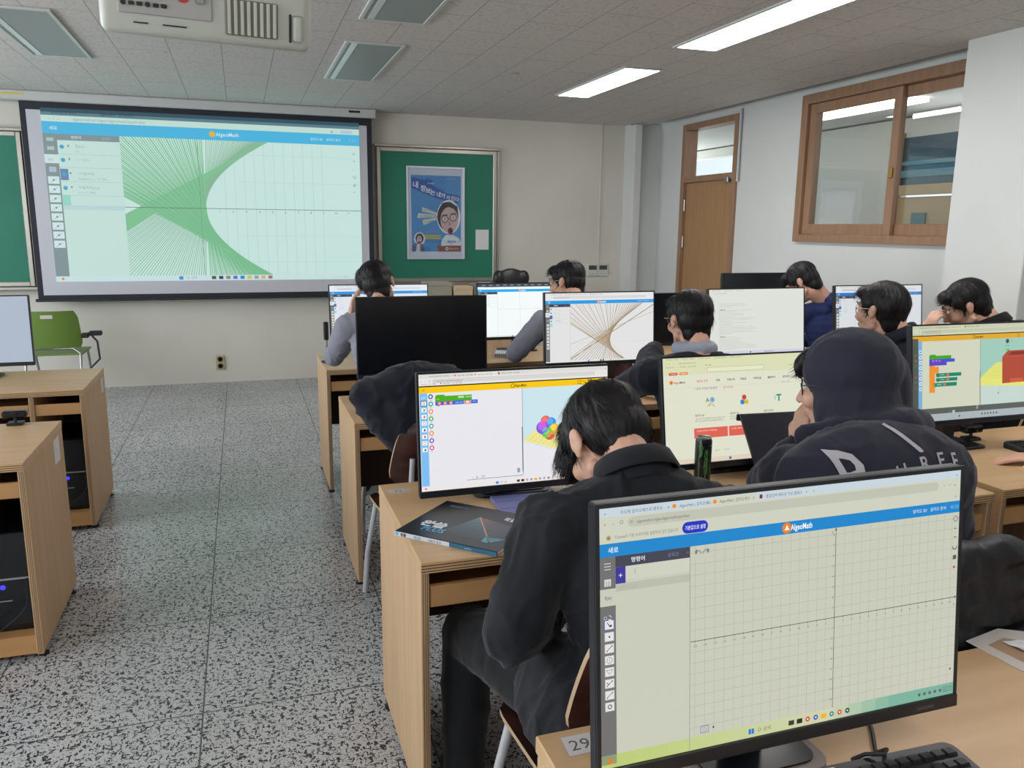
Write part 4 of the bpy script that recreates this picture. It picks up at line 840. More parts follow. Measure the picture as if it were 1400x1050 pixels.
# ------------------------------------------------------------------ monitors
def monitor(xl, Yt, zt, th, label, art=None, tint=(1,1,1), strength=1.0, W=0.61, Hh=0.345, taller=0.0, grp='computer monitors on the desks', logo=False, zdesk=DZT, basemat=None):
    Hh += taller; th = R(th); ex = Vector((1,0,0)); dn = Vector((0,-math.sin(th),-math.cos(th))); out = Vector((0,-math.cos(th),math.sin(th)))
    O = Vector((xl, Yt, zt)); xc = xl+W/2; ybase = Yt+0.075
    r = empty('monitor', (xc, ybase, zdesk), label, 'monitor', grp)
    Mx = Matrix((ex, out, -dn)).transposed().to_4x4(); Mx.translation = O       # local x right, y towards viewer, z up along panel
    tot = Hh+0.026
    hb = MB(); hb.box(0, W, -0.024, -0.001, -tot, 0, 0.003, mtx=Mx); hb.box(0.06, W-0.06, -0.042, -0.022, -tot+0.03, -0.06, 0.008, mtx=Mx)
    hb.build('housing', M_bezel, r)
    fr = MB()
    fr.box(0, 0.006, -0.001, 0.0015, -tot, 0, mtx=Mx); fr.box(W-0.006, W, -0.001, 0.0015, -tot, 0, mtx=Mx); fr.box(0.006, W-0.006, -0.001, 0.0015, -0.006, 0, mtx=Mx)
    ch = fr.box(0.0, W, -0.001, 0.004, -tot, -tot+0.0195, 0.001, mtx=Mx).build('bezel', M_bezel, r)
    T = lambda u, v, d: Mx @ Vector((0.006+0.598*u*(W/0.61), d, -0.006-Hh*v))
    if art is None: MB().box(0.006, W-0.006, -0.0008, 0.0004, -Hh-0.006, -0.006, mtx=Mx).build('screen', M_glossblk, r)
    else:
        a = Art(T, W-0.012, Hh, tint=tint); art(a); a.build('screen', r, strength=strength)
    if logo:
        a = Art(lambda u, v, d: Mx @ Vector((0.53+0.05*u, 0.0041+d, -tot+0.0145-0.008*v)), 0.05, 0.008, emit=False)
        a.text(0, 1, 0.0052, 'SAMSUNG', (104,106,112), 1); a.build('logo', r)
    # stand
    nb = Mx @ Vector((W/2, -0.03, -tot+0.12))
    MB().box(xc-0.035, xc+0.035, ybase-0.006, ybase+0.018, zdesk+0.012, nb.z, 0.004).build('neck', M_bezel, r)
    bw, bd = 0.125, 0.085
    poly = []
    if basemat: bw = 0.108
    for cx, cy, a0 in ((bw-0.03, bd-0.03, 0), (-bw+0.03, bd-0.03, 90), (-bw+0.03, -bd+0.03, 180), (bw-0.03, -bd+0.03, 270)):
        for k in range(5): t = R(a0+k*22.5); poly.append((cx+0.03*math.cos(t), cy+0.03*math.sin(t)))
    b_ = MB().prism(poly, lambda a_, b2, d: Vector((xc+a_, ybase+b2, zdesk+d)), 0.0005, 0.008).build('base', basemat or M_bezel, r)
    MB().prism([(p[0]*0.86, p[1]*0.82) for p in poly], lambda a_, b2, d: Vector((xc+a_, ybase+b2, zdesk+d)), 0.008, 0.011).build('base_plate', M_glossblk, b_)
    return r
def A4(a): art_algeo(a, notice=True, white=(200,202,185), algebra=False, big=True)
monitor(0.412, 0.892, 1.204, 5.5, 'large monitor nearest the camera showing a blank graph grid', A4, logo=True, taller=0.008, basemat=mat('base_reflection_tone', (112,98,92), 0.35))  # stand base: reflection put into its colour as a lighter taupe
def A3a(a): art_blocks(a, (231,231,237), (250,200,16), (204,228,236), 'spheres', (232,230,226), (238,224,208))
monitor(0.462, 2.245, 1.137, 5, 'monitor with yellow header, code blocks and coloured balls, left of the bowed black-haired head', A3a)
monitor(1.262, 2.265, 1.147, 10, 'monitor showing a web page with three icons and red buttons behind the energy drink can', art_site)
def A3c(a): art_blocks(a, (208,212,190), (224,168,44), (158,202,186), 'box', (208,212,184), (170,180,184))
monitor(2.25, 2.25, 1.225, 8, 'monitor at the right edge showing code blocks and a red brick box', A3c)
monitor(0.474, 3.62, 1.239, 2, 'switched-off black monitor behind the draped dark jacket')
def A2b(a):
    art_algeo(a, notice=False, white=(226,226,226), hdr=(44,156,226), grid=False, taskcol=(222,226,236))
    U0, V0, U1, V1 = 0.222, 0.158, 0.998, 0.975
    br_ = random.Random(5)
    def ln(u0, v0, u1, v1, wd, c, l=4):
        g = clipline(u0, v0, u1-u0, v1-v0, U0, V0, U1, V1)
        if g: a.line(*g, wd, c, l)
    vx, vy, Kc = 0.585, 0.70, 1.9
    for k in range(34):
        y0 = -0.02-0.26*(k/34)**1.3+0.02*br_.random(); px_, py_ = vx+Kc*y0*y0, vy-(-y0)*-1
        # tangent at lower branch point going up-left
        x_, y_ = vx+Kc*y0*y0, vy-y0; ln(x_, y_, x_-2*Kc*(-y0)*1.0, y_-1.0, 0.0011, (214,210,203) if k % 3 else (196,184,166), 3)
    for k in range(12):
        y0 = 0.02+0.5*(k/12); x_, y_ = vx+Kc*y0*y0*0.55, vy-y0; ln(x_, y_, x_-2*Kc*0.55*y0, y_+1.0, 0.001, (216,208,200), 3)
    ln(0.218, 0.428, 0.707, 0.962, 0.0022, (150,122,92), 5); ln(0.229, 0.95, 0.995, 0.19, 0.0034, (152,124,86), 5); ln(0.222, 0.74, 0.985, 0.30, 0.0016, (170,150,120), 5)
    ln(0.66, 0.17, 0.52, 0.96, 0.002, (176,158,134), 5); ln(0.3, 0.158, 0.707, 0.95, 0.0012, (200,182,152), 4); ln(0.222, 0.41, 0.69, 0.95, 0.003, (186,160,120), 4)
    a.poly([(0.44,0.64),(0.58,0.60),(0.575,0.7),(0.60,0.82),(0.575,0.79)], (214,190,150), 2)
    pr = None
    for k in range(25):
        y0 = -0.24+0.62*k/24; q = (vx+Kc*y0*y0*(0.9 if y0 < 0 else 0.62)*1.0, vy-y0)
        if pr: ln(*pr, *q, 0.0022, (160,138,108), 6)
        pr = q
    a.line(0.222, 0.722, 0.998, 0.722, 0.0008, (196,198,204), 3); a.line(0.585, 0.158, 0.585, 0.975, 0.0008, (190,192,196), 3)
monitor(1.410, 3.72, 1.238, 4.6, 'monitor showing brown crossing lines around a curve, in the middle of the room', A2b)
monitor(2.333, 3.714, 1.244, 6.8, 'monitor showing a pale text document, right of the student with round glasses', art_doc)
def A2d(a):
    art_algeo(a, notice=False, white=(216,220,224), hdr=(40,118,190), grid=False)
    for k in range(20):
        t0, t1 = R(200+k*8), R(208+k*8); a.line(0.7+0.22*math.cos(t0), 0.75+0.42*math.sin(t0), 0.7+0.22*math.cos(t1), 0.75+0.42*math.sin(t1), 0.001, (170,180,190), 4)
monitor(3.10, 3.66, 1.256, 7, 'monitor with blue header and faint curve, behind the student wearing glasses by the pier', A2d)
def A1a(a): art_algeo(a, notice=False, white=(226,230,238), hdr=(54,150,220), grid=False)
monitor(0.490, 4.95, 1.202, 5, 'front row monitor behind the student in grey leaning on a hand', A1a)
def A1b(a):
    art_algeo(a, notice=False, white=(244,250,250), hdr=(44,170,236), grid=False); a.rect(0, 0, 1, 0.06, (60,72,84), 6)
    for i in range(12): a.rect(0.05+i*0.08, 0.02, 0.09+i*0.08, 0.035, (150,160,170), 7)
    a.line(0.222, 0.48, 0.998, 0.48, 0.0014, (196,206,206), 4); a.line(0.48, 0.158, 0.48, 0.975, 0.0014, (206,214,214), 4)
monitor(1.430, 5.00, 1.198, 5, 'bright front row monitor with dark browser bar, left of the student in grey sleeves', A1b)
monitor(2.30, 5.02, 1.112, 3, 'switched-off monitor half hidden behind the monitor with brown lines')
monitor(3.27, 5.03, 1.246, 3, 'switched-off black monitor in front of the wooden door')
def AL(a):
    a.rect(0, 0, 1, 1, (172,184,200), 1)
monitor(-1.675, 4.80, 1.178, 2, 'monitor with a blank pale screen at the left edge', AL)

# ------------------------------------------------------------------ chairs
def make_chair():
    r = empty('school_chair', (0,0,0), 'x', 'chair', 'brown plywood school chairs')
    def shell(fn, nu, nv, t, name):
        bm = MB(); V = []; Fc = []
        for s_ in (0, 1):
            for j in range(nv+1):
                for i in range(nu+1): V.append(fn(i/nu*2-1, j/nv, s_*t))
        n = (nu+1)*(nv+1); id_ = lambda s_, i, j: s_*n+j*(nu+1)+i
        for j in range(nv):
            for i in range(nu):
                Fc.append((id_(0,i,j), id_(0,i+1,j), id_(0,i+1,j+1), id_(0,i,j+1))); Fc.append((id_(1,i,j), id_(1,i,j+1), id_(1,i+1,j+1), id_(1,i+1,j)))
        bm.raw(V, Fc); bm.mi = 1; rim = []
        for i in range(nu): rim += [(id_(0,i,0), id_(1,i,0), id_(1,i+1,0), id_(0,i+1,0)), (id_(0,i,nv), id_(0,i+1,nv), id_(1,i+1,nv), id_(1,i,nv))]
        for j in range(nv): rim += [(id_(0,0,j), id_(0,0,j+1), id_(1,0,j+1), id_(1,0,j)), (id_(0,nu,j), id_(1,nu,j), id_(1,nu,j+1), id_(0,nu,j+1))]
        vs = list(bm.bm.verts)
        for f in rim: bm.bm.faces.new([vs[q] for q in f]).material_index = 1
        return bm.build(name, [M_ply, M_plyedge], r, smooth=40)
    def seat(a, b, t):
        w_ = 0.20*(1-0.35*max(0, abs(2*b-1)-0.75)/0.25*0.5); x = a*w_; y = -0.20+0.40*b
        return Vector((x, y, 0.437+0.018*a*a+0.012*(1-b)**2-0.02*max(0, b-0.8)*5*0.6+t))
    def back(a, b, t):
        w_ = 0.20-0.045*b**2 if b < 0.8 else 0.20-0.045*b**2-0.05*((b-0.8)/0.2)**2
        w_ -= 0.05*max(0, (0.25-b)/0.25)**2
        return Vector((a*w_, -0.225-0.05*b+0.045*a*a-t, 0.60+0.25*b))
    shell(seat, 12, 10, 0.012, 'seat'); shell(back, 12, 12, 0.012, 'backrest')
    for sx in (-1, 1):
        MB().tube([(sx*0.17, 0.15, 0.43), (sx*0.20, 0.20, 0.20), (sx*0.21, 0.225, 0.008)], 0.0115, 10).build('leg', M_wmetal, r, smooth=40)
        MB().tube([(sx*0.16, -0.20, 0.425), (sx*0.19, -0.24, 0.20), (sx*0.20, -0.27, 0.008)], 0.0115, 10).build('leg', M_wmetal, r, smooth=40)
        MB().tube([(sx*0.14, 0.12, 0.428), (sx*0.14, -0.18, 0.428), (sx*0.13, -0.225, 0.50), (sx*0.12, -0.243, 0.72)], 0.010, 10).build('back_frame', M_wmetal, r, smooth=40)
    return r
ch0 = make_chair(); used = [False]
def place_chair(x, y, rz, label):
    c_ = copy_tree(ch0) if used[0] else ch0; used[0] = True
    c_.location = (x, y, 0); c_.rotation_euler = (0, 0, R(rz)); c_['label'] = label; return c_
place_chair(0.715, 1.445, 3, 'brown marbled plywood chair under the student in the black shirt')
place_chair(1.42, 1.46, 0, 'plywood chair under the student in the hooded sweatshirt, puffer jacket over its back')
place_chair(2.86, 1.42, 0, 'plywood chair at the right edge, just outside the photo')
place_chair(0.66, 3.04, 4, 'plywood chair with a dark jacket over its back in front of the switched-off monitor')
place_chair(1.82, 2.84, 0, 'plywood chair under the student with round glasses in a navy jacket')
place_chair(2.72, 2.76, 0, 'plywood chair under the student in glasses seen in half profile')
place_chair(3.46, 2.80, 0, 'plywood chair under the student resting his head beside the wall pier')
place_chair(0.72, 4.18, 0, 'plywood chair under the student in grey at the aisle')
place_chair(1.80, 4.16, 0, 'plywood chair under the student in grey sleeves and navy vest')
place_chair(3.62, 4.15, 0, 'plywood chair under the student in the bright navy hoodie')


# ------------------------------------------------------------------ organic builder
_ico = {}
def ico(n):
    if n not in _ico:
        b = bmesh.new(); bmesh.ops.create_icosphere(b, subdivisions=n, radius=1.0)
        b.verts.ensure_lookup_table(); _ico[n] = ([v.co.copy() for v in b.verts], [tuple(v.index for v in f.verts) for f in b.faces]); b.free()
    return _ico[n]
class Blob:
    """volumes fused into one continuous skin"""
    def __init__(s): s.V = []; s.F = []
    def add(s, V, F): n = len(s.V); s.V += V; s.F += [tuple(i+n for i in f) for f in F]
    def ell(s, c, r, rot=None, n=3):
        V, F = ico(n); c = Vector(c); rot = rot or Matrix.Identity(3)
        s.add([c + rot @ Vector((v.x*r[0], v.y*r[1], v.z*r[2])) for v in V], F); return s
    def cap(s, p0, p1, r0, r1, n=14):
        p0, p1 = Vector(p0), Vector(p1); d = (p1-p0)
        s.ell(p0, (r0,)*3, n=2); s.ell(p1, (r1,)*3, n=2)
        if d.length < 1e-5: return s
        d.normalize(); u = d.orthogonal().normalized(); w_ = d.cross(u); V = []; F = []
        for p, r in ((p0, r0), (p1, r1)): V += [p + (u*math.cos(2*math.pi*k/n)+w_*math.sin(2*math.pi*k/n))*r for k in range(n)]
        F = [(k, (k+1) % n, n+(k+1) % n, n+k) for k in range(n)] + [tuple(range(n))[::-1], tuple(range(n, 2*n))]
        s.add(V, F); return s
    def chain(s, pts, rs):
        for (a_, b_), (r0, r1) in zip(zip(pts, pts[1:]), zip(rs, rs[1:])): s.cap(a_, b_, r0, r1)
        return s
    def build(s, name, m, voxel, smooth=3, parent=None, loc=None, disp=None, fac=0.5):
        me = bpy.data.meshes.new(name+'_src'); me.from_pydata([tuple(v) for v in s.V], [], s.F)
        o = bpy.data.objects.new(name+'_src', me); COL.objects.link(o)
        a_ = o.modifiers.new('r', 'REMESH'); a_.mode = 'VOXEL'; a_.voxel_size = voxel; a_.use_smooth_shade = True
        if smooth: b_ = o.modifiers.new('s', 'SMOOTH'); b_.factor = fac; b_.iterations = smooth
        dg = bpy.context.evaluated_depsgraph_get(); me2 = bpy.data.meshes.new_from_object(o.evaluated_get(dg))
        bpy.data.objects.remove(o); bpy.data.meshes.remove(me); me2.name = name; me2.materials.clear()
        if disp:
            nr = [v.normal.copy() for v in me2.vertices]
            for v, n_ in zip(me2.vertices, nr): v.co += n_ * disp(v.co)
        return link_mesh(name, me2, m, parent, loc, True)
def folds(amp=0.006, sc=7.0, seed=0, stretch=(1.0, 1.0, 0.45)):
    o = Vector((seed*3.7, seed*1.9, seed*5.3))
    def f(p):
        q = Vector((p.x*stretch[0], p.y*stretch[1], p.z*stretch[2]))*sc + o
        w_ = Vector((noise.noise(q*0.7+Vector((9,2,4))), noise.noise(q*0.7+Vector((1,8,3))), 0))*0.8
        a_ = 1-min(1.0, abs(noise.noise(q+w_))*3.2); c_ = 1-min(1.0, abs(noise.noise(q*2.1+w_+Vector((5,1,2))))*3.0)
        return amp*(a_*a_*0.9 + c_*c_*0.45 + noise.noise(q*0.6)*0.8 - 0.3)
    return f
def frame(fwd, up):
    f = Vector(fwd).normalized(); u = Vector(up); u = (u-f*u.dot(f)).normalized(); r = f.cross(u)
    return Matrix((r, f, u)).transposed()
def add_head(b, c, M, s=1.0):
    c = Vector(c); P = lambda x, y, z: c + M @ (Vector((x, y, z))*s)
    b.ell(P(0, -0.012, 0.028), (0.073*s, 0.092*s, 0.086*s), M)
    b.ell(P(0, 0.020, -0.020), (0.062*s, 0.070*s, 0.078*s), M)
    b.ell(P(0, 0.028, -0.066), (0.050*s, 0.054*s, 0.046*s), M)
    b.ell(P(0, 0.064, -0.096), (0.022*s, 0.018*s, 0.016*s), M)          # chin
    for sx in (-1, 1):
        b.ell(P(sx*0.040, 0.062, -0.028), (0.022*s, 0.022*s, 0.024*s), M)   # cheek
        b.cap(P(sx*0.012, 0.088, 0.026), P(sx*0.046, 0.074, 0.028), 0.008*s, 0.007*s)   # brow
        b.cap(P(sx*0.056, -0.006, -0.062), P(sx*0.030, 0.052, -0.094), 0.016*s, 0.012*s)  # jaw
        er = M @ Matrix.Rotation(R(-16*sx), 3, 'Z') @ Matrix.Rotation(R(8), 3, 'X')
        b.ell(P(sx*0.079, -0.012, -0.004), (0.007*s, 0.017*s, 0.026*s), er)  # ear
        b.ell(P(sx*0.082, -0.018, 0.008), (0.006*s, 0.014*s, 0.017*s), er)
        b.ell(P(sx*0.077, -0.004, -0.028), (0.006*s, 0.008*s, 0.009*s), er)
        b.ell(P(sx*0.011, 0.094, -0.033), (0.009*s, 0.010*s, 0.008*s), M)
    b.chain([P(0, 0.087, 0.016), P(0, 0.098, -0.012), P(0, 0.107, -0.030)], [0.008*s, 0.009*s, 0.011*s])
    b.ell(P(0, 0.088, -0.058), (0.022*s, 0.010*s, 0.006*s), M); b.ell(P(0, 0.086, -0.069), (0.018*s, 0.010*s, 0.007*s), M)
def add_hand(b, wr, d, pn, side, curl=0.5, s=1.0, spread=0.06):
    """wr wrist, d finger direction, pn palm-facing direction, side +1 puts the thumb on d x pn"""
    wr = Vector(wr); d = Vector(d).normalized(); pn = Vector(pn); pn = (pn-d*pn.dot(d)).normalized(); t = d.cross(pn)*side
    M = Matrix((t, d, pn)).transposed()
    b.ell(wr+d*0.045*s, (0.040*s, 0.050*s, 0.015*s), M); b.ell(wr+d*0.065*s, (0.040*s, 0.028*s, 0.013*s), M); b.cap(wr-d*0.01, wr+d*0.03*s, 0.024*s, 0.022*s)
    for k, (x, L_) in enumerate(((0.030, 0.072), (0.010, 0.080), (-0.010, 0.074), (-0.029, 0.058))):
        p = wr + d*(0.086-0.004*abs(k-1))*s + t*x*s; a_ = curl*0.55+0.05*k; dirv = d*1.0 + t*(x*spread*20)*0.06
        r = 0.0086*s; q = p
        for j, fr in enumerate((0.46, 0.30, 0.24)):
            an = a_*(j+0.7); v = (dirv.normalized()*math.cos(an) + pn*math.sin(an)); q2 = q + v*L_*s*fr
            b.cap(q, q2, r, r*0.93); q = q2; r *= 0.93
    th = wr + d*0.025*s + t*0.030*s; v1 = (d*0.55+t*0.75+pn*0.25).normalized(); p1 = th+v1*0.036*s; v2 = (d*0.85+t*0.25+pn*(0.25+curl*0.35)).normalized(); p2 = p1+v2*0.030*s; p3 = p2+(v2+pn*curl*0.3).normalized()*0.024*s
    b.chain([th, p1, p2, p3], [0.013*s, 0.0112*s, 0.0102*s, 0.009*s])
def lerp(a_, b_, t): return Vector(a_)*(1-t)+Vector(b_)*t
def add_torso(b, pel, c7, shL, shR, wp, wc, dp, dc):
    """stack of ellipses from pelvis to neck base"""
    pel, c7, shL, shR = map(Vector, (pel, c7, shL, shR)); lat = (shR-shL).normalized()
    mid = (shL+shR)/2; ch = lerp(pel, mid, 0.62)+Vector((0, -0.012, 0))
    for k in range(13):
        t = k/12
        p = lerp(pel, ch, t/0.55) if t < 0.55 else lerp(ch, mid+Vector((0,0,-0.01)), (t-0.55)/0.45)
        wv = wp+(wc-wp)*min(1, t/0.75)-0.02*math.sin(math.pi*min(1, t/0.6))
        if t > 0.85: wv -= (t-0.85)*0.22
        dv = dp+(dc-dp)*min(1, t/0.7)-(0.03*max(0, t-0.8)/0.2)
        up = ((mid-pel).normalized()); f = up.cross(lat).normalized(); M = Matrix((lat, f, up)).transposed()
        b.ell(p, (wv, dv, 0.075), M)
    return lat
def strands(o, hc, M, n, L_, wid, seed, crown=(0, -0.03, 0.13), lift=0.0022, part=0.0):
    """short hair locks lying along the scalp, in the mesh of the hair"""
    me = o.data; k = random.Random(seed); sh = off(o); hc = Vector(hc); cr = hc + M @ Vector(crown)
    V = []; F = []; polys = me.polygons; np_ = len(polys)
    for _ in range(n):
        p_ = polys[k.randrange(np_)]; p = p_.center + sh; nr = p_.normal.copy()
        if (M.transposed() @ (p-hc)).z < -0.085: continue
        d = (p-cr); d = d-nr*d.dot(nr)
        if d.length < 1e-4: continue
        d.normalize(); d = (d + Vector((k.uniform(-1,1), k.uniform(-1,1), k.uniform(-1,1)))*0.13); d = (d-nr*d.dot(nr)).normalized()
        ln = L_*k.uniform(0.6, 1.1); s_ = nr.cross(d)*wid*k.uniform(0.6, 1.2); base = len(V); q = p - nr*0.003
        for j in range(5):
            t = j/4; c_ = q + d*ln*t + nr*lift*math.sin(math.pi*min(1, t*0.8+0.15))*k.uniform(0.7, 1.3) + Vector((0,0,-0.25))*ln*t*t*0.4 - nr*0.006*t*t*(ln/0.04)
            w_ = s_*(1-t*0.85); V += [c_-w_, c_+w_]
        for j in range(4): F.append((base+2*j, base+2*j+1, base+2*j+3, base+2*j+2))
    m2 = bpy.data.meshes.new('s'); m2.from_pydata([tuple(v-sh) for v in V], [], F)
    bm = bmesh.new(); bm.from_mesh(me); bm.from_mesh(m2); bm.to_mesh(me); bm.free(); bpy.data.meshes.remove(m2); me.shade_smooth()
def person(label, head, fwd, up, c7, pel, shL, shR, elL, elR, wrL, wrR, handL=None, handR=None, knL=None, knR=None, anL=None, anR=None,
           top='jacket', topmat=None, sleevemat=None, hs=1.0, bulk=1.0, skin=None, voxel=0.006, tvox=0.009, hair=None, hairmat=None, glasses=None,
           extra=None, fold=0.006, seed=1, nstr=1200, hood=None, collar=True, sleeve_gap=0.05, topname=None, strandlen=0.05, nape=0.0):
    skin = skin or M_skin; hairmat = hairmat or M_hair; M = frame(fwd, up); head = Vector(head)
    V_ = Vector; c7, pel, shL, shR, elL, elR, wrL, wrR = map(V_, (c7, pel, shL, shR, elL, elR, wrL, wrR))
    lat = (shR-shL).normalized(); fw = V_((0,0,1)).cross(lat).normalized()
    hipL, hipR = pel-lat*0.095+V_((0,0,-0.03)), pel+lat*0.095+V_((0,0,-0.03))
    knL = V_(knL) if knL else hipL+fw*0.43-lat*0.07+V_((0,0,0.0)); knR = V_(knR) if knR else hipR+fw*0.43+lat*0.07
    knL.z = min(knL.z, 0.53); knR.z = min(knR.z, 0.53)
    anL = V_(anL) if anL else V_((knL.x, knL.y-0.02, 0.085)); anR = V_(anR) if anR else V_((knR.x, knR.y-0.02, 0.085))
    loc = V_((pel.x, pel.y, 0))
    b = Blob(); add_head(b, head, M, hs)
    nk0 = head + M @ V_((0, -0.030, -0.075))*hs; b.cap(nk0, c7+fw*0.02, 0.053*hs, 0.060); b.cap(head+M@V_((0,-0.045,-0.03))*hs, c7+V_((0,0,0.0)), 0.045*hs, 0.052)
    add_torso(b, pel, c7, shL, shR, 0.135, 0.15, 0.09, 0.095)
    b.cap(c7+V_((0,0,-0.02)), shL+lat*0.03, 0.045, 0.042); b.cap(c7+V_((0,0,-0.02)), shR-lat*0.03, 0.045, 0.042)
    b.chain([shL, elL, wrL], [0.046, 0.038, 0.025]); b.chain([shR, elR, wrR], [0.046, 0.038, 0.025])
    for wr, el, hd, sd in ((wrL, elL, handL, 1), (wrR, elR, handR, -1)):
        d, pn, cu = hd if hd else ((wr-el).normalized(), (0, 0, -1), 0.5)
        add_hand(b, wr, d, pn, sd, cu)
    for h, kn, an in ((hipL, knL, anL), (hipR, knR, anR)):
        b.chain([h, kn, an], [0.075, 0.052, 0.036]); b.chain([an, an+V_((0,0.12,-0.045))], [0.036, 0.022])
    o = b.build('person', skin, voxel, 2, loc=loc); tag(o, label, 'person')
    # eyes
    for sx in (-1, 1):
        e = MB(); c_ = head + M @ V_((sx*0.031, 0.077, 0.006))*hs
        e.lathe([(0.0005,0.0115),(0.006,0.0098),(0.0098,0.006),(0.0115,0),(0.0098,-0.006),(0.006,-0.0098),(0.0005,-0.0115)], c_, 12, M @ V_((0,1,0)))
        eo = e.build('eye', mat('eye_white', (225,220,215), 0.2), o, smooth=True)
        MB().lathe([(0.0005,0.0),(0.0055,0.0002),(0.0055,0.0008),(0.0005,0.0014)], c_ + M @ V_((0,0.0112,0)), 12, M @ V_((0,1,0))).build('iris', M_hair_l, eo)
        bl = Blob().chain([head + M @ V_((sx*x, y, z))*hs for x, y, z in ((0.014,0.095,0.028),(0.030,0.092,0.034),(0.048,0.078,0.030))], [0.003,0.0036,0.002])
        bl.build('eyebrow', hairmat, 0.0016, 1, o)
    # hair
    P = lambda x, y, z: head + M @ (V_((x, y, z))*hs)
    hb = Blob()
    hb.ell(P(0, -0.020, 0.044), (0.084*hs, 0.098*hs, 0.084*hs), M); hb.ell(P(0, -0.050, 0.004), (0.076*hs, 0.062*hs, 0.076*hs), M)
    hb.ell(P(0, -0.058, -0.045+nape), (0.062*hs, 0.042*hs, 0.060*hs), M)
    for sx in (-1, 1): hb.ell(P(sx*0.062, 0.012, 0.034), (0.022*hs, 0.040*hs, 0.036*hs), M); hb.ell(P(sx*0.070, 0.012, 0.006), (0.009*hs, 0.012*hs, 0.026*hs), M)
    hb.ell(P(0, 0.056, 0.074), (0.066*hs, 0.040*hs, 0.034*hs), M)
    for c_, r_ in (hair or []): hb.ell(P(*c_), [q*hs for q in r_], M)
    k = seed*1.3
    def hd_(p):
        q = M.transposed() @ (p-head); an = math.atan2(q.x, q.y); 
        return 0.0035*noise.noise(V_((an*7+k, q.length*10, q.z*9))) + 0.002*noise.noise(V_((an*22, k, q.z*20)))
    ho = hb.build('hair', hairmat, 0.005, 2, o, disp=hd_)
    strands(ho, head, M, nstr, strandlen, 0.0011, seed)
    # top garment
    tb = Blob(); nm = topname or top; w1, w2 = 0.165*bulk, 0.185*bulk
    add_torso(tb, pel+V_((0,0,-0.02)), c7, shL, shR, w1, w2, 0.118*bulk, 0.125*bulk)
    tb.cap(c7+V_((0,0,-0.035))+fw*0.0, shL+lat*0.02, 0.062*bulk, 0.070*bulk); tb.cap(c7+V_((0,0,-0.035)), shR-lat*0.02, 0.062*bulk, 0.070*bulk)
    sb = tb if sleevemat is None else Blob()
    for sh, el, wr in ((shL, elL, wrL), (shR, elR, wrR)):
        cu = lerp(wr, el, sleeve_gap/max(0.05, (wr-el).length)*0.4)
        m1 = lerp(sh, el, 0.5)
        sb.chain([sh, m1, el, lerp(el, cu, 0.5), cu], [0.074*bulk, 0.066*bulk, 0.058*bulk, 0.050*bulk, 0.040*bulk])
    tb.ell(c7+V_((0,0.01,-0.055)), (0.112*bulk, 0.085*bulk, 0.055))
    if extra:
        for e in extra: (tb.ell(*e[1:]) if e[0] == 'e' else tb.chain(*e[1:]))
    to = tb.build(nm, topmat, tvox, 3, o, disp=folds(fold, 9, seed))
    if sleevemat is not None: sb.build('sleeves', sleevemat, tvox, 3, o, disp=folds(fold, 12, seed+3))
    # trousers and shoes
    qb = Blob(); qb.ell(pel+V_((0,0,-0.01)), (0.165*bulk, 0.125*bulk, 0.10))
    for h, kn, an in ((hipL, knL, anL), (hipR, knR, anR)): qb.chain([h, lerp(h, kn, 0.5), kn, lerp(kn, an, 0.5), an+V_((0,0,0.03))], [0.098*bulk, 0.086*bulk, 0.070, 0.066, 0.054])
    qb.build('trousers', M_trous, 0.010, 3, o, disp=folds(0.005, 10, seed+5))
    for an in (anL, anR):
        s_ = Blob(); s_.chain([an+V_((0,-0.03,-0.035)), an+V_((0,0.06,-0.040)), an+V_((0,0.15,-0.045))], [0.040, 0.040, 0.034]); s_.cap(an, an+V_((0,0,-0.02)), 0.045, 0.045)
        so = s_.build('shoe', M_shoe, 0.007, 2, o)
        for v in so.data.vertices:
            if v.co.z < 0.003: v.co.z = 0.003
    if glasses:
        g = MB(); mg = glasses
        for sx in (-1, 1):
            pts = [P(sx*(0.033+0.024*math.cos(t)), 0.098-0.018*abs(0.033+0.024*math.cos(t))/0.05, 0.004+0.021*math.sin(t)) for t in [2*math.pi*q/20 for q in range(21)]]
            g.tube(pts, 0.0016, 6, cap=False)
            g.tube([P(sx*0.057, 0.080, 0.008), P(sx*0.080, 0.060, 0.010), P(sx*0.086, -0.005, 0.008), P(sx*0.084, -0.03, -0.01)], 0.0016, 6)
        g.tube([P(-0.010, 0.098, 0.008), P(0, 0.103, 0.010), P(0.010, 0.098, 0.008)], 0.0016, 6)
        g.build('glasses', mg, o, smooth=40)
    if collar:
        n_ = (nk0-c7).normalized(); n_ = (n_+V_((0,0,1.2))).normalized(); u_ = (fw-n_*fw.dot(n_)).normalized(); l_ = u_.cross(n_)
        V = []; F = []; prof = [(0.066, 0.042), (0.072, 0.046), (0.080, 0.040), (0.090, 0.004), (0.087, -0.002), (0.078, 0.030), (0.068, -0.02), (0.062, -0.02)]
        N_ = 26; base = c7 + V_((0,0,-0.008)) + fw*0.012
        for i in range(N_+1):
            a_ = R(-150+300*i/N_)-math.pi/2
            dr_ = l_*math.cos(a_)+u_*math.sin(a_); V += [base+dr_*r*(1.0+0.06*bulk)+n_*z for r, z in prof]
        m_ = len(prof)
        for i in range(N_):
            for j in range(m_): F.append((i*m_+j, i*m_+(j+1) % m_, (i+1)*m_+(j+1) % m_, (i+1)*m_+j))
        F += [tuple(range(m_)), tuple(N_*m_+j for j in range(m_))]
        MB().raw(V, F).build('collar', topmat, o, smooth=60)
    return o, to, M
M_gold = mat('thin_gold_wire', (150,130,100), 0.3, 0.9)
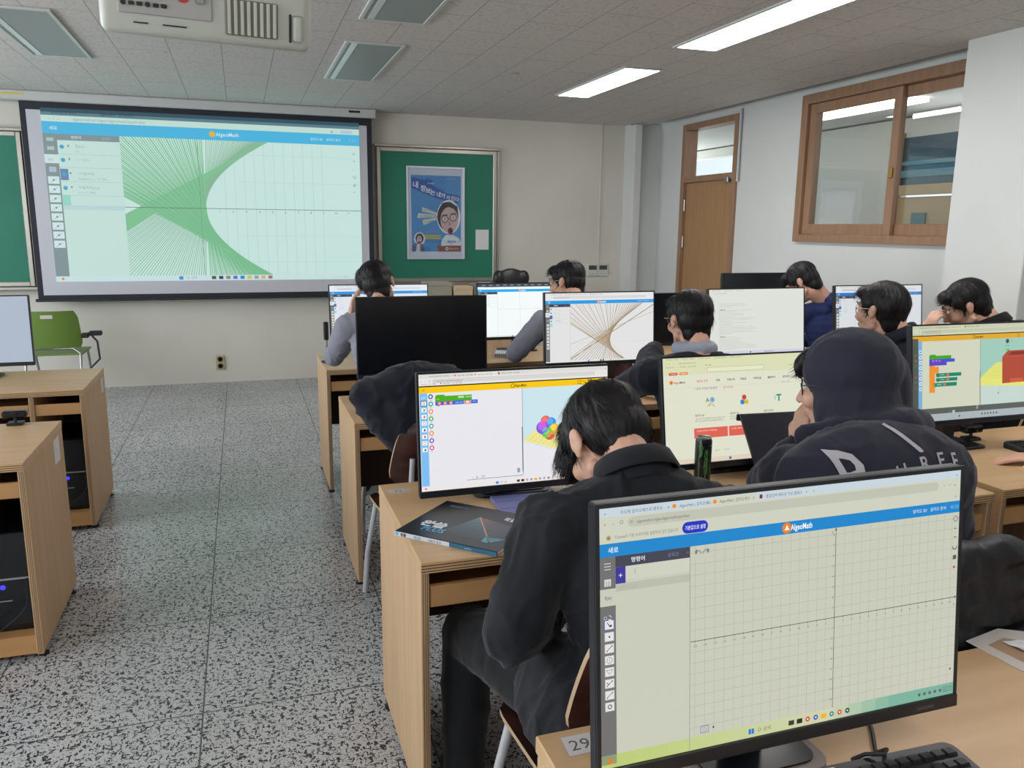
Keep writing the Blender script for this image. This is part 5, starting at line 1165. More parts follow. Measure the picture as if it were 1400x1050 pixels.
# --- foreground student in black shirt, head bowed
person('person in a black collared shirt with bowed head, behind the nearest monitor',
    head=(0.775, 1.625, 1.068), fwd=(-0.10, 0.62, -0.72), up=(-0.05, 0.76, 0.60), c7=(0.780, 1.470, 1.035), pel=(0.78, 1.38, 0.56),
    shL=(0.585, 1.47, 0.94), shR=(0.985, 1.42, 0.93), elL=(0.485, 1.43, 0.735), elR=(1.10, 1.40, 0.72), wrL=(0.68, 1.64, 0.69), wrR=(0.88, 1.64, 0.69),
    handL=((0.5,0.8,0), (0.3,0,-1), 0.9), handR=((-0.5,0.8,0), (-0.3,0,-1), 0.9), knL=(0.52, 1.90, 0.50), anL=(0.50, 1.86, 0.085), knR=(0.98, 1.88, 0.50),
    top='shirt', topmat=M_shirt, bulk=1.10, voxel=0.004, tvox=0.0075, hs=1.09, seed=1, nstr=9000, fold=0.010, nape=0.022, strandlen=0.045,
    extra=[('e', (0.64, 1.42, 0.555), (0.135, 0.20, 0.13)), ('e', (0.80, 1.36, 0.58), (0.19, 0.15, 0.14))],
    hair=[((0, 0.075, 0.055), (0.062, 0.035, 0.045)), ((-0.03, 0.095, 0.02), (0.045, 0.018, 0.045)), ((-0.02, 0.08, 0.03), (0.05, 0.03, 0.05))])
# --- hooded student
ob, hoodie, Mh = person('person in a charcoal hooded sweatshirt, hood up, pale letters on the back',
    head=(1.415, 1.615, 1.165), fwd=(-0.50, 0.84, -0.14), up=(0.03, 0.1, 1), c7=(1.405, 1.48, 1.065), pel=(1.48, 1.42, 0.56),
    shL=(1.215, 1.52, 0.975), shR=(1.59, 1.45, 0.955), elL=(1.350, 1.79, 0.865), elR=(1.72, 1.53, 0.77), wrL=(1.385, 1.725, 0.985), wrR=(1.66, 1.93, 0.80),
    handL=((0.14,0.05,0.95), (0.7,-0.1,0.1), 1.5), handR=((-0.4,0.9,-0.1), (0,0,-1), 0.4),
    top='hooded_sweatshirt', topmat=M_hood, bulk=1.06, voxel=0.005, tvox=0.0085, seed=2, nstr=1200, strandlen=0.03, collar=False, fold=0.006, glasses=M_black,
    hair=[((0.0, 0.088, 0.055), (0.055, 0.022, 0.035))], sleeve_gap=0.01,
    extra=[('e', (1.365, 1.435, 0.995), (0.255, 0.105, 0.13)), ('e', (1.46, 1.43, 0.97), (0.20, 0.10, 0.12))])
hd = Vector((1.415, 1.615, 1.165)); hf = Mh @ Vector((0,1,0))
hb = Blob(); PH_ = lambda x, y, z: hd + Mh @ Vector((x, y, z))
hb.ell(PH_(0, -0.030, 0.045), (0.112, 0.118, 0.105), Mh); hb.ell(PH_(0.0, -0.035, -0.04), (0.108, 0.105, 0.12), Mh); hb.ell(PH_(0.01, -0.060, -0.12), (0.115, 0.085, 0.06), Mh)
hb.chain([(1.28, 1.56, 1.06), (1.36, 1.49, 1.085), (1.46, 1.455, 1.10), (1.55, 1.50, 1.085)], [0.035, 0.042, 0.045, 0.04]); hb.ell(PH_(0.05, -0.10, -0.01), (0.06, 0.05, 0.10), Mh)
hb.build('hood', M_hood, 0.0075, 4, ob, disp=folds(0.005, 9, 11))
# letters printed on the back
def decal(target, parent, specs, m, name):
    dg = bpy.context.evaluated_depsgraph_get(); sh = off(target); me = target.data
    bvh = BVHTree.FromPolygons([v.co+sh for v in me.vertices], [tuple(p.vertices) for p in me.polygons]); bm = bmesh.new()
    for ch, x, z, h, rot, sk in specs:
        V, F, wd = text_geo(ch, 0.012); k = h/0.72; b2 = bmesh.new(); vs = [b2.verts.new((v[0]-wd/2, v[1]-0.36, 0)) for v in V]
        for f in F:
            try: b2.faces.new([vs[i] for i in f])
            except ValueError: pass
        bmesh.ops.triangulate(b2, faces=b2.faces)
        for _ in range(3 if h > 0.05 else 1): bmesh.ops.subdivide_edges(b2, edges=[e for e in b2.edges if e.calc_length() > 0.12], cuts=1, use_grid_fill=True)
        bmesh.ops.triangulate(b2, faces=b2.faces)
        mp = {}
        for v in b2.verts:
            X, Y = (v.co.x+sk*v.co.y)*k, v.co.y*k; X, Y = X*math.cos(rot)-Y*math.sin(rot), X*math.sin(rot)+Y*math.cos(rot)
            o3 = Vector((x+X, 0.95, z+Y)); hit = bvh.ray_cast(o3, Vector((0, 1, 0)))
            if hit[0] is not None: mp[v] = bm.verts.new(hit[0]+Vector((0,-0.0035,0.001)))
        for f in b2.faces:
            if all(v in mp for v in f.verts):
                try: bm.faces.new([mp[v] for v in f.verts])
                except ValueError: pass
        b2.free()
    me2 = bpy.data.meshes.new(name); bm.to_mesh(me2); bm.free(); return link_mesh(name, me2, m, parent, smooth=True)
for sp in (('R', 1.245, 1.030, 0.108, 0.02, -0.42), ('I', 1.378, 1.105, 0.075, 0.05, -0.9), ('T', 1.31, 1.005, 0.030, 0.25, -0.1), ('H', 1.355, 1.032, 0.032, 0.22, -0.05), ('R', 1.42, 1.045, 0.032, 0.12, -0.05), ('E', 1.475, 1.046, 0.032, 0.0, -0.05), ('E', 1.52, 1.04, 0.032, -0.1, -0.05)):
    decal(hoodie, ob, [sp], mat('pale_print', (176,174,184), 0.7), 'letter')
# --- second row
person('person with round glasses in a dark navy jacket over a pale grey hood',
    head=(1.800, 3.00, 1.172), fwd=(0.0, 0.98, -0.12), up=(0, 0.12, 1), c7=(1.800, 2.90, 1.035), pel=(1.82, 2.80, 0.56),
    shL=(1.595, 2.93, 0.955), shR=(2.0, 2.90, 0.955), elL=(1.56, 3.16, 0.84), elR=(2.06, 3.12, 0.80), wrL=(1.72, 3.40, 0.80), wrR=(1.92, 3.36, 0.80),
    topmat=M_navjk, bulk=1.06, seed=3, nstr=2500, glasses=M_gold, hs=1.04, collar=False,
    extra=[('c', [(1.60, 2.95, 0.96), (1.66, 3.06, 1.0), (1.695, 3.10, 1.03)], [0.07, 0.06, 0.045])])
o_ = bpy.data.objects['person.002']
hb = Blob(); hb.chain([(1.735, 2.97, 1.055), (1.76, 2.91, 1.06), (1.80, 2.885, 1.065), (1.85, 2.91, 1.06), (1.875, 2.97, 1.05)], [0.030,0.034,0.036,0.034,0.030]); hb.build('inner_hood', M_lgrey, 0.006, 3, o_, disp=folds(0.004, 16, 4))
person('person in glasses seen in half profile just above the charcoal hood',
    head=(2.690, 2.87, 1.205), fwd=(-0.26, 0.96, -0.05), up=(0.02, 0.05, 1), c7=(2.74, 2.79, 1.095), pel=(2.72, 2.72, 0.56),
    shL=(2.52, 2.82, 0.97), shR=(2.91, 2.72, 0.965), elL=(2.50, 3.02, 0.80), elR=(2.96, 2.92, 0.78), wrL=(2.58, 3.28, 0.80), wrR=(2.86, 3.26, 0.80),
    topmat=M_navjk, seed=4, nstr=2500, glasses=M_gold, hs=1.05, hair=[((0, -0.05, 0.03), (0.086, 0.07, 0.08))])
person('person in a black jacket resting a cheek on a hand, beside the wall pier',
    head=(3.325, 3.0, 1.20), fwd=(-0.62, 0.62, -0.48), up=(-0.42, 0.35, 0.84), c7=(3.405, 2.905, 1.115), pel=(3.46, 2.78, 0.56),
    shL=(3.22, 2.95, 1.01), shR=(3.60, 2.84, 1.07), elL=(3.12, 3.16, 0.81), elR=(3.62, 3.08, 0.82), wrL=(3.165, 3.05, 1.055), wrR=(3.45, 3.26, 0.80),
    handL=((0.12,-0.05,0.95), (0.8,-0.1,0.1), 1.3), topmat=M_blkjk, seed=5, nstr=1800, hs=1.02)
# --- front row
person('person in a grey sweatshirt at the aisle, leaning the head on a raised left hand',
    head=(0.700, 4.40, 1.238), fwd=(0.30, 0.92, -0.22), up=(-0.22, 0.2, 0.95), c7=(0.690, 4.29, 1.105), pel=(0.72, 4.17, 0.56),
    shL=(0.525, 4.33, 1.02), shR=(0.90, 4.27, 1.035), elL=(0.475, 4.60, 0.815), elR=(0.98, 4.46, 0.82), wrL=(0.565, 4.47, 1.07), wrR=(0.84, 4.72, 0.80),
    handL=((0.10,-0.03,0.95), (0.8,-0.2,0), 0.7), top='sweatshirt', topmat=M_grey, seed=6, nstr=2000, hs=1.05, collar=False, hair=[((-0.045, 0.0, 0.04), (0.06, 0.09, 0.07))])
person('person with grey sleeves and a navy padded vest, left of the monitor with brown lines',
    head=(1.815, 4.42, 1.235), fwd=(-0.62, 0.76, -0.18), up=(0, 0.15, 1), c7=(1.80, 4.28, 1.105), pel=(1.80, 4.15, 0.56),
    shL=(1.635, 4.31, 1.02), shR=(1.99, 4.24, 1.02), elL=(1.495, 4.40, 0.83), elR=(2.06, 4.42, 0.82), wrL=(1.64, 4.74, 0.80), wrR=(1.95, 4.70, 0.80),
    top='padded_vest', topmat=M_vest, sleevemat=M_grey, seed=7, nstr=1800, hs=1.04, glasses=M_gold)
person('person in a bright navy hoodie bending down near the door',
    head=(3.395, 4.31, 1.222), fwd=(-0.42, 0.62, -0.62), up=(-0.30, 0.50, 0.72), c7=(3.525, 4.22, 1.105), pel=(3.62, 4.12, 0.56),
    shL=(3.39, 4.28, 1.02), shR=(3.73, 4.15, 1.03), elL=(3.38, 4.50, 0.82), elR=(3.80, 4.34, 0.82), wrL=(3.40, 4.72, 0.80), wrR=(3.66, 4.66, 0.80),
    top='hoodie', topmat=M_navy, seed=8, nstr=1800, hs=1.04, collar=False, extra=[('e', (3.585, 4.16, 1.10), (0.10, 0.075, 0.055)), ('e', (3.56, 4.20, 1.125), (0.085, 0.06, 0.04))])
# --- student at the right edge: only a hand and a cuff are in the photo
person('person at the right edge, only a hand and black cuff showing',
    head=(2.92, 1.62, 1.20), fwd=(0, 0.98, -0.15), up=(0, 0.1, 1), c7=(2.92, 1.50, 1.06), pel=(2.88, 1.40, 0.56),
    shL=(2.73, 1.54, 0.96), shR=(3.12, 1.50, 0.96), elL=(2.78, 1.83, 0.80), elR=(3.2, 1.75, 0.80), wrL=(2.655, 2.02, 0.768), wrR=(3.05, 2.05, 0.77),
    handL=((-0.86,0.45,-0.08), (0.05,0,-1), 0.28), handR=((-0.1,0.95,0), (0,0,-1), 0.4), topmat=M_blkjk, seed=9, nstr=800)

# ------------------------------------------------------------------ garments over chair backs
b = Blob()
b.chain([(0.42, 2.93, 0.93), (0.55, 2.90, 0.97), (0.72, 2.90, 0.95), (0.90, 2.93, 0.88)], [0.065, 0.09, 0.085, 0.07])
b.ell((0.56, 2.90, 0.99), (0.10, 0.08, 0.06)); b.ell((0.66, 2.86, 0.87), (0.22, 0.075, 0.12)); b.ell((0.56, 2.86, 0.82), (0.11, 0.07, 0.10)); b.ell((0.72, 2.86, 0.72), (0.16, 0.06, 0.16))
b.chain([(0.44, 2.92, 0.90), (0.50, 2.88, 0.82), (0.565, 2.86, 0.735)], [0.07, 0.075, 0.06]); b.chain([(0.52, 2.98, 0.93), (0.66, 3.0, 0.90), (0.86, 2.98, 0.82)], [0.06, 0.07, 0.06])
tag(b.build('jacket', M_navjk, 0.009, 3, loc=(0.66, 2.9, 0.6), disp=folds(0.011, 7, 21, (1,1,1))), 'dark navy jacket heaped over a chair back in front of the switched-off monitor', 'jacket')
b = Blob()
b.chain([(1.22, 1.195, 0.84), (1.36, 1.185, 0.875), (1.50, 1.185, 0.885), (1.56, 1.19, 0.85)], [0.035, 0.04, 0.036, 0.035])
b.ell((1.40, 1.185, 0.77), (0.21, 0.045, 0.12)); b.chain([(1.55, 1.19, 0.84), (1.63, 1.20, 0.75), (1.70, 1.20, 0.64), (1.71, 1.20, 0.48)], [0.04, 0.055, 0.06, 0.055])
b.ell((1.44, 1.185, 0.58), (0.27, 0.055, 0.19)); b.chain([(1.24, 1.19, 0.82), (1.17, 1.19, 0.66), (1.18, 1.19, 0.46)], [0.045, 0.055, 0.05]); b.ell((1.58, 1.17, 0.66), (0.13, 0.05, 0.10))
def puff(p):
    k_ = 0.5 if p.z > 0.76 else 1.0
    return k_*(0.014*abs(math.sin(p.z*46+1.2*math.sin(p.x*9)))+0.012*noise.noise(p*18))+0.005*noise.noise(p*40)
tag(b.build('puffer_jacket', M_puff, 0.008, 2, loc=(1.55, 1.15, 0.4), disp=puff), 'black padded puffer jacket hanging over a chair back at the right of the nearest monitor', 'jacket')

# ------------------------------------------------------------------ things on the desks
def rotz(cx, cy, a_):
    ca, sa = math.cos(a_), math.sin(a_); return lambda x, y, z: Vector((cx+x*ca-y*sa, cy+x*sa+y*ca, z))
# textbook
r = empty('textbook', (0.56, 1.99, DZT), 'dark Korean textbook with a glowing triangle on its cover, lying at the desk corner', 'book')
# corners measured on the desk top: spine from left corner to front corner
BL, BF, BB = Vector((0.356, 2.026)), Vector((0.573, 1.808)), Vector((0.536, 2.212)); ex = BF-BL; ey = BB-BL
W_, H_ = ex.length, 0.268; ex.normalize(); ey = Vector((-ex.y, ex.x))
ey = (ey + (BB-BL).normalized()).normalized()
T = lambda u, v, d: Vector((*(BL+ex*u*W_+ey*v*H_), DZT+0.0125+0.004*math.sin(math.pi*v)*0+d))
mb = MB(); V = [T(u, v, z) for z in (-0.0115, -0.0012) for u, v in ((0.004,0.004),(0.996,0.004),(0.996,0.996),(0.004,0.996))]
mb.raw(V, [(0,1,2,3),(7,6,5,4),(0,4,5,1),(1,5,6,2),(2,6,7,3),(3,7,4,0)]); mb.build('pages', M_paper, r)
mb = MB()
for z0, z1 in ((-0.0123, -0.0115), (-0.0012, 0.0)):
    V = [T(u, v, z) for z in (z0, z1) for u, v in ((0,0),(1,0),(1,1),(0,1))]; mb.raw(V, [(0,1,2,3),(7,6,5,4),(0,4,5,1),(1,5,6,2),(2,6,7,3),(3,7,4,0)])
V = [T(u, v, z) for z in (-0.0123, 0.0) for u, v in ((0,-0.004),(1,-0.004),(1,0.0),(0,0.0))]; mb.raw(V, [(0,1,2,3),(7,6,5,4),(0,4,5,1),(1,5,6,2),(2,6,7,3),(3,7,4,0)])
mb.build('cover', mat('book_cover', (30,33,40), 0.35), r)
# cover print: x along the spine edge, v measured away from it
a = Art(lambda u, v, d: T(u, 1-v, d), W_, H_, emit=False, step=0.0002)
def grad(p0, p1, p2, cols, l):
    n = len(cols)
    for k in range(n):
        t0, t1 = k/n, (k+1)/n; q = lambda A_, B_, t: (A_[0]+(B_[0]-A_[0])*t, A_[1]+(B_[1]-A_[1])*t)
        a.poly([q(p0, p1, t0), q(p0, p1, t1), q(p0, p2, t1), q(p0, p2, t0)], cols[k], l)
grad((0.50,0.28), (0.36,0.80), (0.86,0.86), [(92,122,128),(80,110,118),(66,98,108),(58,84,94),(52,74,82),(46,64,72),(40,54,62)], 1)
grad((0.50,0.28), (0.97,0.40), (0.86,0.86), [(120,96,84),(108,88,80),(92,80,78),(76,74,78),(66,72,78),(54,66,74),(46,58,66)], 1)
a.line(0.50, 0.28, 0.86, 0.86, 0.0035, (196,146,122), 2); a.poly([(0.86,0.86),(0.76,0.70),(0.78,0.86)], (70,150,170), 2); a.poly([(0.86,0.86),(0.95,0.70),(0.80,0.74)], (60,128,150), 2)
a.text(0.10, 0.74, 0.030, '완쏠', (214,218,224), 3, bold=0.05, rot=0.0); a.text(0.17, 0.86, 0.026, 'PLUS', (70,160,196), 3, bold=0.03, wmax=0.07); a.text(0.10, 0.14, 0.007, '고등학교', (190,200,206), 3); a.text(0.20, 0.15, 0.012, '수학', (70,150,180), 3)
a.text(0.88, 0.25, 0.02, '확률과 통계', (220,222,226), 3, bold=0.02, wmax=0.10, align='c')
a.build('cover_print', r, rough=0.35)
a = Art(lambda u, v, d: Vector((*(BL+ex*u*W_-ey*(0.0045*H_/0.268+d)), DZT+0.0122-0.0118*v)), W_, 0.012, emit=False, step=0.0002)
a.rect(0, 0, 0.55, 1, (196,204,212), 1); a.rect(0.55, 0, 1, 1, (36,96,128), 1); a.text(0.06, 0.85, 0.007, '완쏠', (40,44,52), 3, bold=0.04); a.text(0.2, 0.85, 0.007, 'PLUS', (60,140,180), 3, bold=0.03); a.text(0.34, 0.85, 0.006, '확률과 통계', (90,96,104), 3); a.text(0.7, 0.8, 0.005, 'MATH', (190,210,220), 3)
a.rect(0.01, 0.1, 0.04, 0.9, (90,170,206), 2)
a.build('spine_print', r, rough=0.35)
# lilac tablet cover
mp = rotz(0.80, 2.13, R(-3)); r = empty('tablet', (0.80, 2.13, DZT), 'tablet in a lilac folding cover lying on the desk beside the textbook', 'tablet')
def slab(mp, x0, x1, y0, y1, z0, z1, bev):
    mb = MB(); mb.box(x0, x1, y0, y1, z0, z1, bev, seg=2)
    for v in mb.bm.verts: v.co = mp(*v.co)
    return mb
M_lil = mat('lilac_cover', (112,116,166), 0.6)
slab(mp, -0.125, 0.125, -0.088, 0.09, DZT+0.0005, DZT+0.0105, 0.003).build('folio_cover', M_lil, r)
mb = MB()
for y in (-0.028, 0.032): mb.box(-0.124, 0.124, y-0.0008, y+0.0008, DZT+0.0104, DZT+0.0110)
for v in mb.bm.verts: v.co = mp(*v.co)
mb.build('fold_crease', mat('lilac_dark', (86,88,136), 0.7), r)
slab(mp, -0.05, -0.035, -0.092, -0.085, DZT+0.001, DZT+0.009, 0.001).build('side_button', M_black, r)
o = slab(rotz(0.755, 2.085, R(15)), -0.012, 0.05, -0.012, 0.014, DZT+0.0105, DZT+0.024, 0.004).build('eraser', M_white, loc=(0.76, 2.085, DZT+0.0105)); tag(o, 'small white eraser lying on the lilac tablet cover', 'eraser')
tag(MB().tube([(0.86, 2.245, DZT+0.005), (0.99, 2.235, DZT+0.005)], 0.0045, 10).build('stylus', M_white, loc=(0.93, 2.24, DZT), smooth=40), 'white stylus lying between the lilac tablet and the monitor', 'stylus')
# torn number sticker at the left corner
a = Art(rotz(0, 0, 0) and (lambda u, v, d: Vector((0.395+0.075*u, 2.405-0.045*v, DZT+0.0003+d))), 0.075, 0.045, emit=False, step=0.0002)
a.poly([(0.05,0.1),(0.6,0.0),(0.95,0.2),(1.0,0.7),(0.6,1.0),(0.1,0.9),(0.0,0.5)], (186,182,178), 1); a.text(0.25, 0.75, 0.02, '32', (96,96,96), 2); a.line(0.1, 0.4, 0.9, 0.5, 0.001, (220,220,220), 2)
o = a.build('worn_sticker', None); o.location = (0,0,0); tag(o, 'worn clear number sticker at the back left corner of the desk with the textbook', 'sticker')
# number card 29
a = Art(lambda u, v, d: Vector((0.446+0.052*u+0.004*(1-v), 1.080-0.050*v, DZT+0.0003+d)), 0.052, 0.05, emit=False, step=0.0002)
a.rect(-0.12, -0.12, 1.1, 1.1, (196,160,130), 0); a.rect(0, 0, 1, 1, (170,164,160), 1); a.rect(0.03, 0.03, 0.97, 0.97, (198,196,194), 2); a.text(0.5, 0.76, 0.026, '29', (92,90,92), 3, align='c')
tag(a.build('number_card', None), 'laminated card reading 29 taped on the corner of the nearest desk', 'card')
# plastic sleeve with paper
r = empty('document_sleeve', (1.45, 1.04, DZT), 'clear plastic sleeve with a crumpled white slip on the nearest desk at the right edge', 'sleeve')
q = [(1.348,1.122),(1.455,1.142),(1.60,1.05),(1.50,0.93),(1.355,1.005)]
mb = MB(); mb.prism(q, lambda x, y, d: Vector((x, y, DZT+d)), 0.0006, 0.0022); mb.build('plastic_pocket', mat('clear_film', (206,200,194), 0.15, alpha=1), r)
MB().prism([(1.375,1.095),(1.43,1.108),(1.50,1.05),(1.46,0.985),(1.385,1.02)], lambda x, y, d: Vector((x, y, DZT+d)), 0.0022, 0.0027).build('window', mat('film_over_wood', (176,146,118), 0.12), r)
mb = MB(); k = random.Random(4); V = []
for j in range(7):
    for i in range(9): V.append((1.41+0.15*i/8+0.01*j/6, 1.095-0.10*j/6-0.03*i/8, DZT+0.004+0.006*k.random()))
mb.raw(V, [(j*9+i, j*9+i+1, (j+1)*9+i+1, (j+1)*9+i) for j in range(6) for i in range(8)]); mb.build('paper_slip', M_paper, r)
# energy drink can
cx, cy = 1.372, 2.158
r = empty('drink_can', (cx, cy, DZT), 'tall black energy drink can with green marks standing in front of the web page monitor', 'can')
MB().lathe([(0.019,0.001),(0.0235,0.006),(0.0265,0.012),(0.0265,0.150),(0.0235,0.158),(0.0230,0.160)], (cx, cy, DZT), 40).build('can_body', mat('can_black', (22,26,28), 0.25, 0.3), r, smooth=50)
MB().lathe([(0.0232,0.159),(0.0240,0.1615),(0.0228,0.163),(0.0215,0.159),(0.001,0.1585)], (cx, cy, DZT), 40).build('can_lid', M_metal, r, smooth=50)
MB().prism([(-0.006,-0.012),(0.006,-0.012),(0.008,0.0),(0.0,0.008),(-0.008,0.0)], lambda x, y, d: Vector((cx+x, cy+y, DZT+0.159+d)), 0.001, 0.0025).build('pull_tab', mat('green_tab', (70,150,70), 0.35, 0.6), r)
bm = MB(); k = random.Random(8)
def onc(an, z, rr=0.0268): return Vector((cx+math.cos(an)*rr, cy+math.sin(an)*rr, DZT+z))
for (a0, z0, z1, w_) in ((-112,0.045,0.125,0.11),(-103,0.035,0.128,0.13),(-94,0.05,0.124,0.10),(-60,0.03,0.10,0.05),(-150,0.03,0.14,0.10),(-146,0.10,0.145,0.3)):
    n = 10
    for j in range(n):
        za, zb = z0+(z1-z0)*j/n, z0+(z1-z0)*(j+1)/n; s_ = w_*(0.6+0.8*k.random()); o1 = 0.05*k.uniform(-1,1)
        bm.face([onc(R(a0)+o1, za), onc(R(a0)+o1+s_, za), onc(R(a0)+o1+s_*0.8, zb), onc(R(a0)+o1, zb)])
bm.build('green_marks', mat('can_green', (70,130,70), 0.35), r)
MB().raw([onc(R(-70+4*i), z) for z in (0.136, 0.139) for i in range(9)], [(i, i+1, 9+i+1, 9+i) for i in range(8)]).build('silver_line', M_metal, r)
# tablet in black folio, propped open
r = empty('tablet_folio', (1.68, 2.18, DZT), 'tablet in a black folio case propped up in front of the hooded student', 'tablet')
def quadslab(p0, p1, p2, p3, t):
    p = [Vector(x) for x in (p0, p1, p2, p3)]; n_ = (p[1]-p[0]).cross(p[3]-p[0]).normalized()*t
    V = p+[x+n_ for x in p]; return MB().raw(V, [(3,2,1,0),(4,5,6,7),(0,1,5,4),(1,2,6,5),(2,3,7,6),(3,0,4,7)])
TL_, TR_, BR_, BL_ = (1.535, 2.205, 0.952), (1.775, 2.185, 0.952), (1.825, 2.135, 0.748), (1.588, 2.155, 0.748)
quadslab(BL_, BR_, TR_, TL_, -0.010).build('tablet_body', mat('folio_black', (44,46,58), 0.6, bump=(60, 0.2, 0.003)), r)
quadslab((1.532, 2.219, 0.950), (1.772, 2.199, 0.950), (1.800, 2.275, 0.742), (1.562, 2.290, 0.742), 0.004).build('folio_stand', mat('folio_back', (26,28,36), 0.7), r)
B(1.60, 1.84, 2.03, 2.14, DZT+0.0005, DZT+0.008, 0.002).build('folio_base', mat('folio_base_grey', (120,124,136), 0.5), r)
# keyboards
def keyboard(cx, cy, rz, label, w_=0.44, d_=0.145):
    r = empty('keyboard', (cx, cy, DZT), label, 'keyboard', 'black desktop keyboards'); mp = rotz(cx, cy, R(rz))
    mb = MB(); poly = []
    for px_, py_, a0 in ((w_/2-0.018, d_/2-0.018, 0), (-w_/2+0.018, d_/2-0.018, 90), (-w_/2+0.018, -d_/2+0.018, 180), (w_/2-0.018, -d_/2+0.018, 270)):
        for k in range(5): t = R(a0+22.5*k); poly.append((px_+0.018*math.cos(t), py_+0.018*math.sin(t)))
    zt = lambda y: DZT+0.014+0.010*(y/d_+0.5)
    V = [mp(x, y, DZT+0.001) for x, y in poly]+[mp(x, y, zt(y)-0.004) for x, y in poly]+[mp(x*0.985, y*0.96, zt(y)) for x, y in poly]; n = len(poly)
    mb.raw(V, [tuple(range(n))[::-1], tuple(range(2*n, 3*n))]+[(i, (i+1)%n, n+(i+1)%n, n+i) for i in range(n)]+[(n+i, n+(i+1)%n, 2*n+(i+1)%n, 2*n+i) for i in range(n)])
    body = mb.build('case', M_black, r)
    rows = [(0.046, [0.019]*15+[0.0]+[0.019]*4), (0.022, [0.019]*13+[0.034]+[0.006]+[0.019]*4), (0.002, [0.028]+[0.019]*12+[0.025]+[0.006]+[0.019]*4), (-0.018, [0.033]+[0.019]*11+[0.039]+[0.006]+[0.019]*4), (-0.038, [0.042]+[0.019]*10+[0.049]+[0.006]+[0.019]*4), (-0.058, [0.025,0.025,0.025,0.095,0.025,0.025,0.03,0.03]+[0.006+0.03]+[0.019]*4)]
    nk = 0
    for y, ws in rows:
        x = -w_/2+0.014; sc_ = (w_-0.028)/sum(ws)
        for kw in ws:
            kk = kw*sc_
            if kk > 0.008 and nk < 98:
                kb = MB(); h = zt(y)
                lo = [(x+0.001, y-0.0085), (x+kk-0.001, y-0.0085), (x+kk-0.001, y+0.0085), (x+0.001, y+0.0085)]; hi = [(x+0.003, y-0.006), (x+kk-0.003, y-0.006), (x+kk-0.003, y+0.0065), (x+0.003, y+0.0065)]
                kb.raw([mp(*p, h-0.001) for p in lo]+[mp(*p, h+0.0055) for p in hi], [(3,2,1,0),(4,5,6,7),(0,1,5,4),(1,2,6,5),(2,3,7,6),(3,0,4,7)])
                kb.build('key', mat('key_black', (17,18,21), 0.5), r); nk += 1
            x += kk
    B(-0.16, -0.03, -0.0, 0.002, 0, 0.001).bm.free()
    st = MB(); st.raw([mp(x, y, zt(y)+0.0006) for x, y in ((-0.14,0.0625),(0.0,0.0625),(0.0,0.0645),(-0.14,0.0645))], [(0,1,2,3)]); st.build('gloss_strip', M_metal, r)
    return r
keyboard(0.800, 0.795, -2, 'black keyboard under the nearest monitor, at the bottom edge of the photo')
keyboard(2.955, 2.155, -3, 'black keyboard on the desk at the right edge, behind the resting hand')
# cable of the near keyboard lying on top
tag(MB().tube([(0.86, 0.885, DZT+0.006), (0.865, 0.865, DZT+0.028), (0.885, 0.85, DZT+0.034), (0.90, 0.86, DZT+0.032), (0.905, 0.885, DZT+0.008), (0.94, 0.93, DZT+0.005), (1.0, 1.02, DZT+0.005)], 0.0032, 8).build('keyboard_cable', M_black, loc=(0.88, 0.87, DZT), smooth=40), 'thick black cable looping over the back of the nearest keyboard', 'cable')
# small items in the rows
def book(x0, x1, y0, y1, z0, z1, col, label, nm='book', grp='books and boxes standing under the monitor with brown lines', edge=None):
    r = empty(nm, ((x0+x1)/2, (y0+y1)/2, z0), label, 'book', grp)
    t = 0.0025
    mb = MB(); mb.box(x0, x0+t, y0, y1, z0, z1, 0.0006); mb.box(x1-t, x1, y0, y1, z0, z1, 0.0006); mb.box(x0+t, x1-t, y0, y0+t, z0, z1, 0.0006); mb.build('cover', mat('bk_%d_%d_%d' % col, col, 0.55), r)
    B(x0+t, x1-t, y0+t, y1-0.004, z0+0.003, z1-0.003).build('pages', M_paper, r); return r
for i, (x, w_, cc, lb) in enumerate(((1.865, 0.035, (78,44,44), 'dark red book standing under the right end of the monitor with brown lines'), (1.91, 0.03, (126,92,70), 'thin brown book standing right of the dark red one'), (1.945, 0.055, (84,50,48), 'thick maroon book standing second from the right in the short row'), (2.01, 0.075, (150,112,80), 'tan book at the right end of the short standing row'))):
    book(x, x+w_, 3.70, 3.83, DZT+0.001, DZT+0.125-0.012*i, cc, lb)
o = book(1.25, 1.45, 3.33, 3.50, DZT+0.001, DZT+0.02, (60,66,84), 'dark notebook with white pages lying behind the monitor with code blocks', grp=None)
r = empty('spiral_notebook', (1.62, 4.92, DZT), 'white spiral notebook lying on the front desk under the bright monitor', 'notebook')
mp = rotz(1.62, 4.85, R(-22)); slab(mp, -0.10, 0.10, -0.075, 0.075, DZT+0.001, DZT+0.022, 0.001).build('pages', M_paper, r); slab(mp, -0.103, 0.103, -0.078, 0.078, DZT+0.022, DZT+0.0235, 0.0005).build('cover', mat('notebook_cover', (206,208,214), 0.5), r)
mb = MB()
for k in range(16): mb.tube([mp(-0.095+0.0125*k, -0.079, DZT+0.006), mp(-0.095+0.0125*k, -0.088, DZT+0.014), mp(-0.095+0.0125*k, -0.079, DZT+0.026)], 0.0016, 5)
mb.build('spiral_binding', M_black, r)
o = slab(rotz(1.72, 4.93, R(20)), -0.05, 0.05, -0.03, 0.03, DZT+0.0245, DZT+0.034, 0.003).build('phone', mat('phone_brown', (66,52,52), 0.3), loc=(1.72, 4.93, DZT+0.0245)); tag(o, 'dark phone lying on the white spiral notebook on the front desk', 'phone')
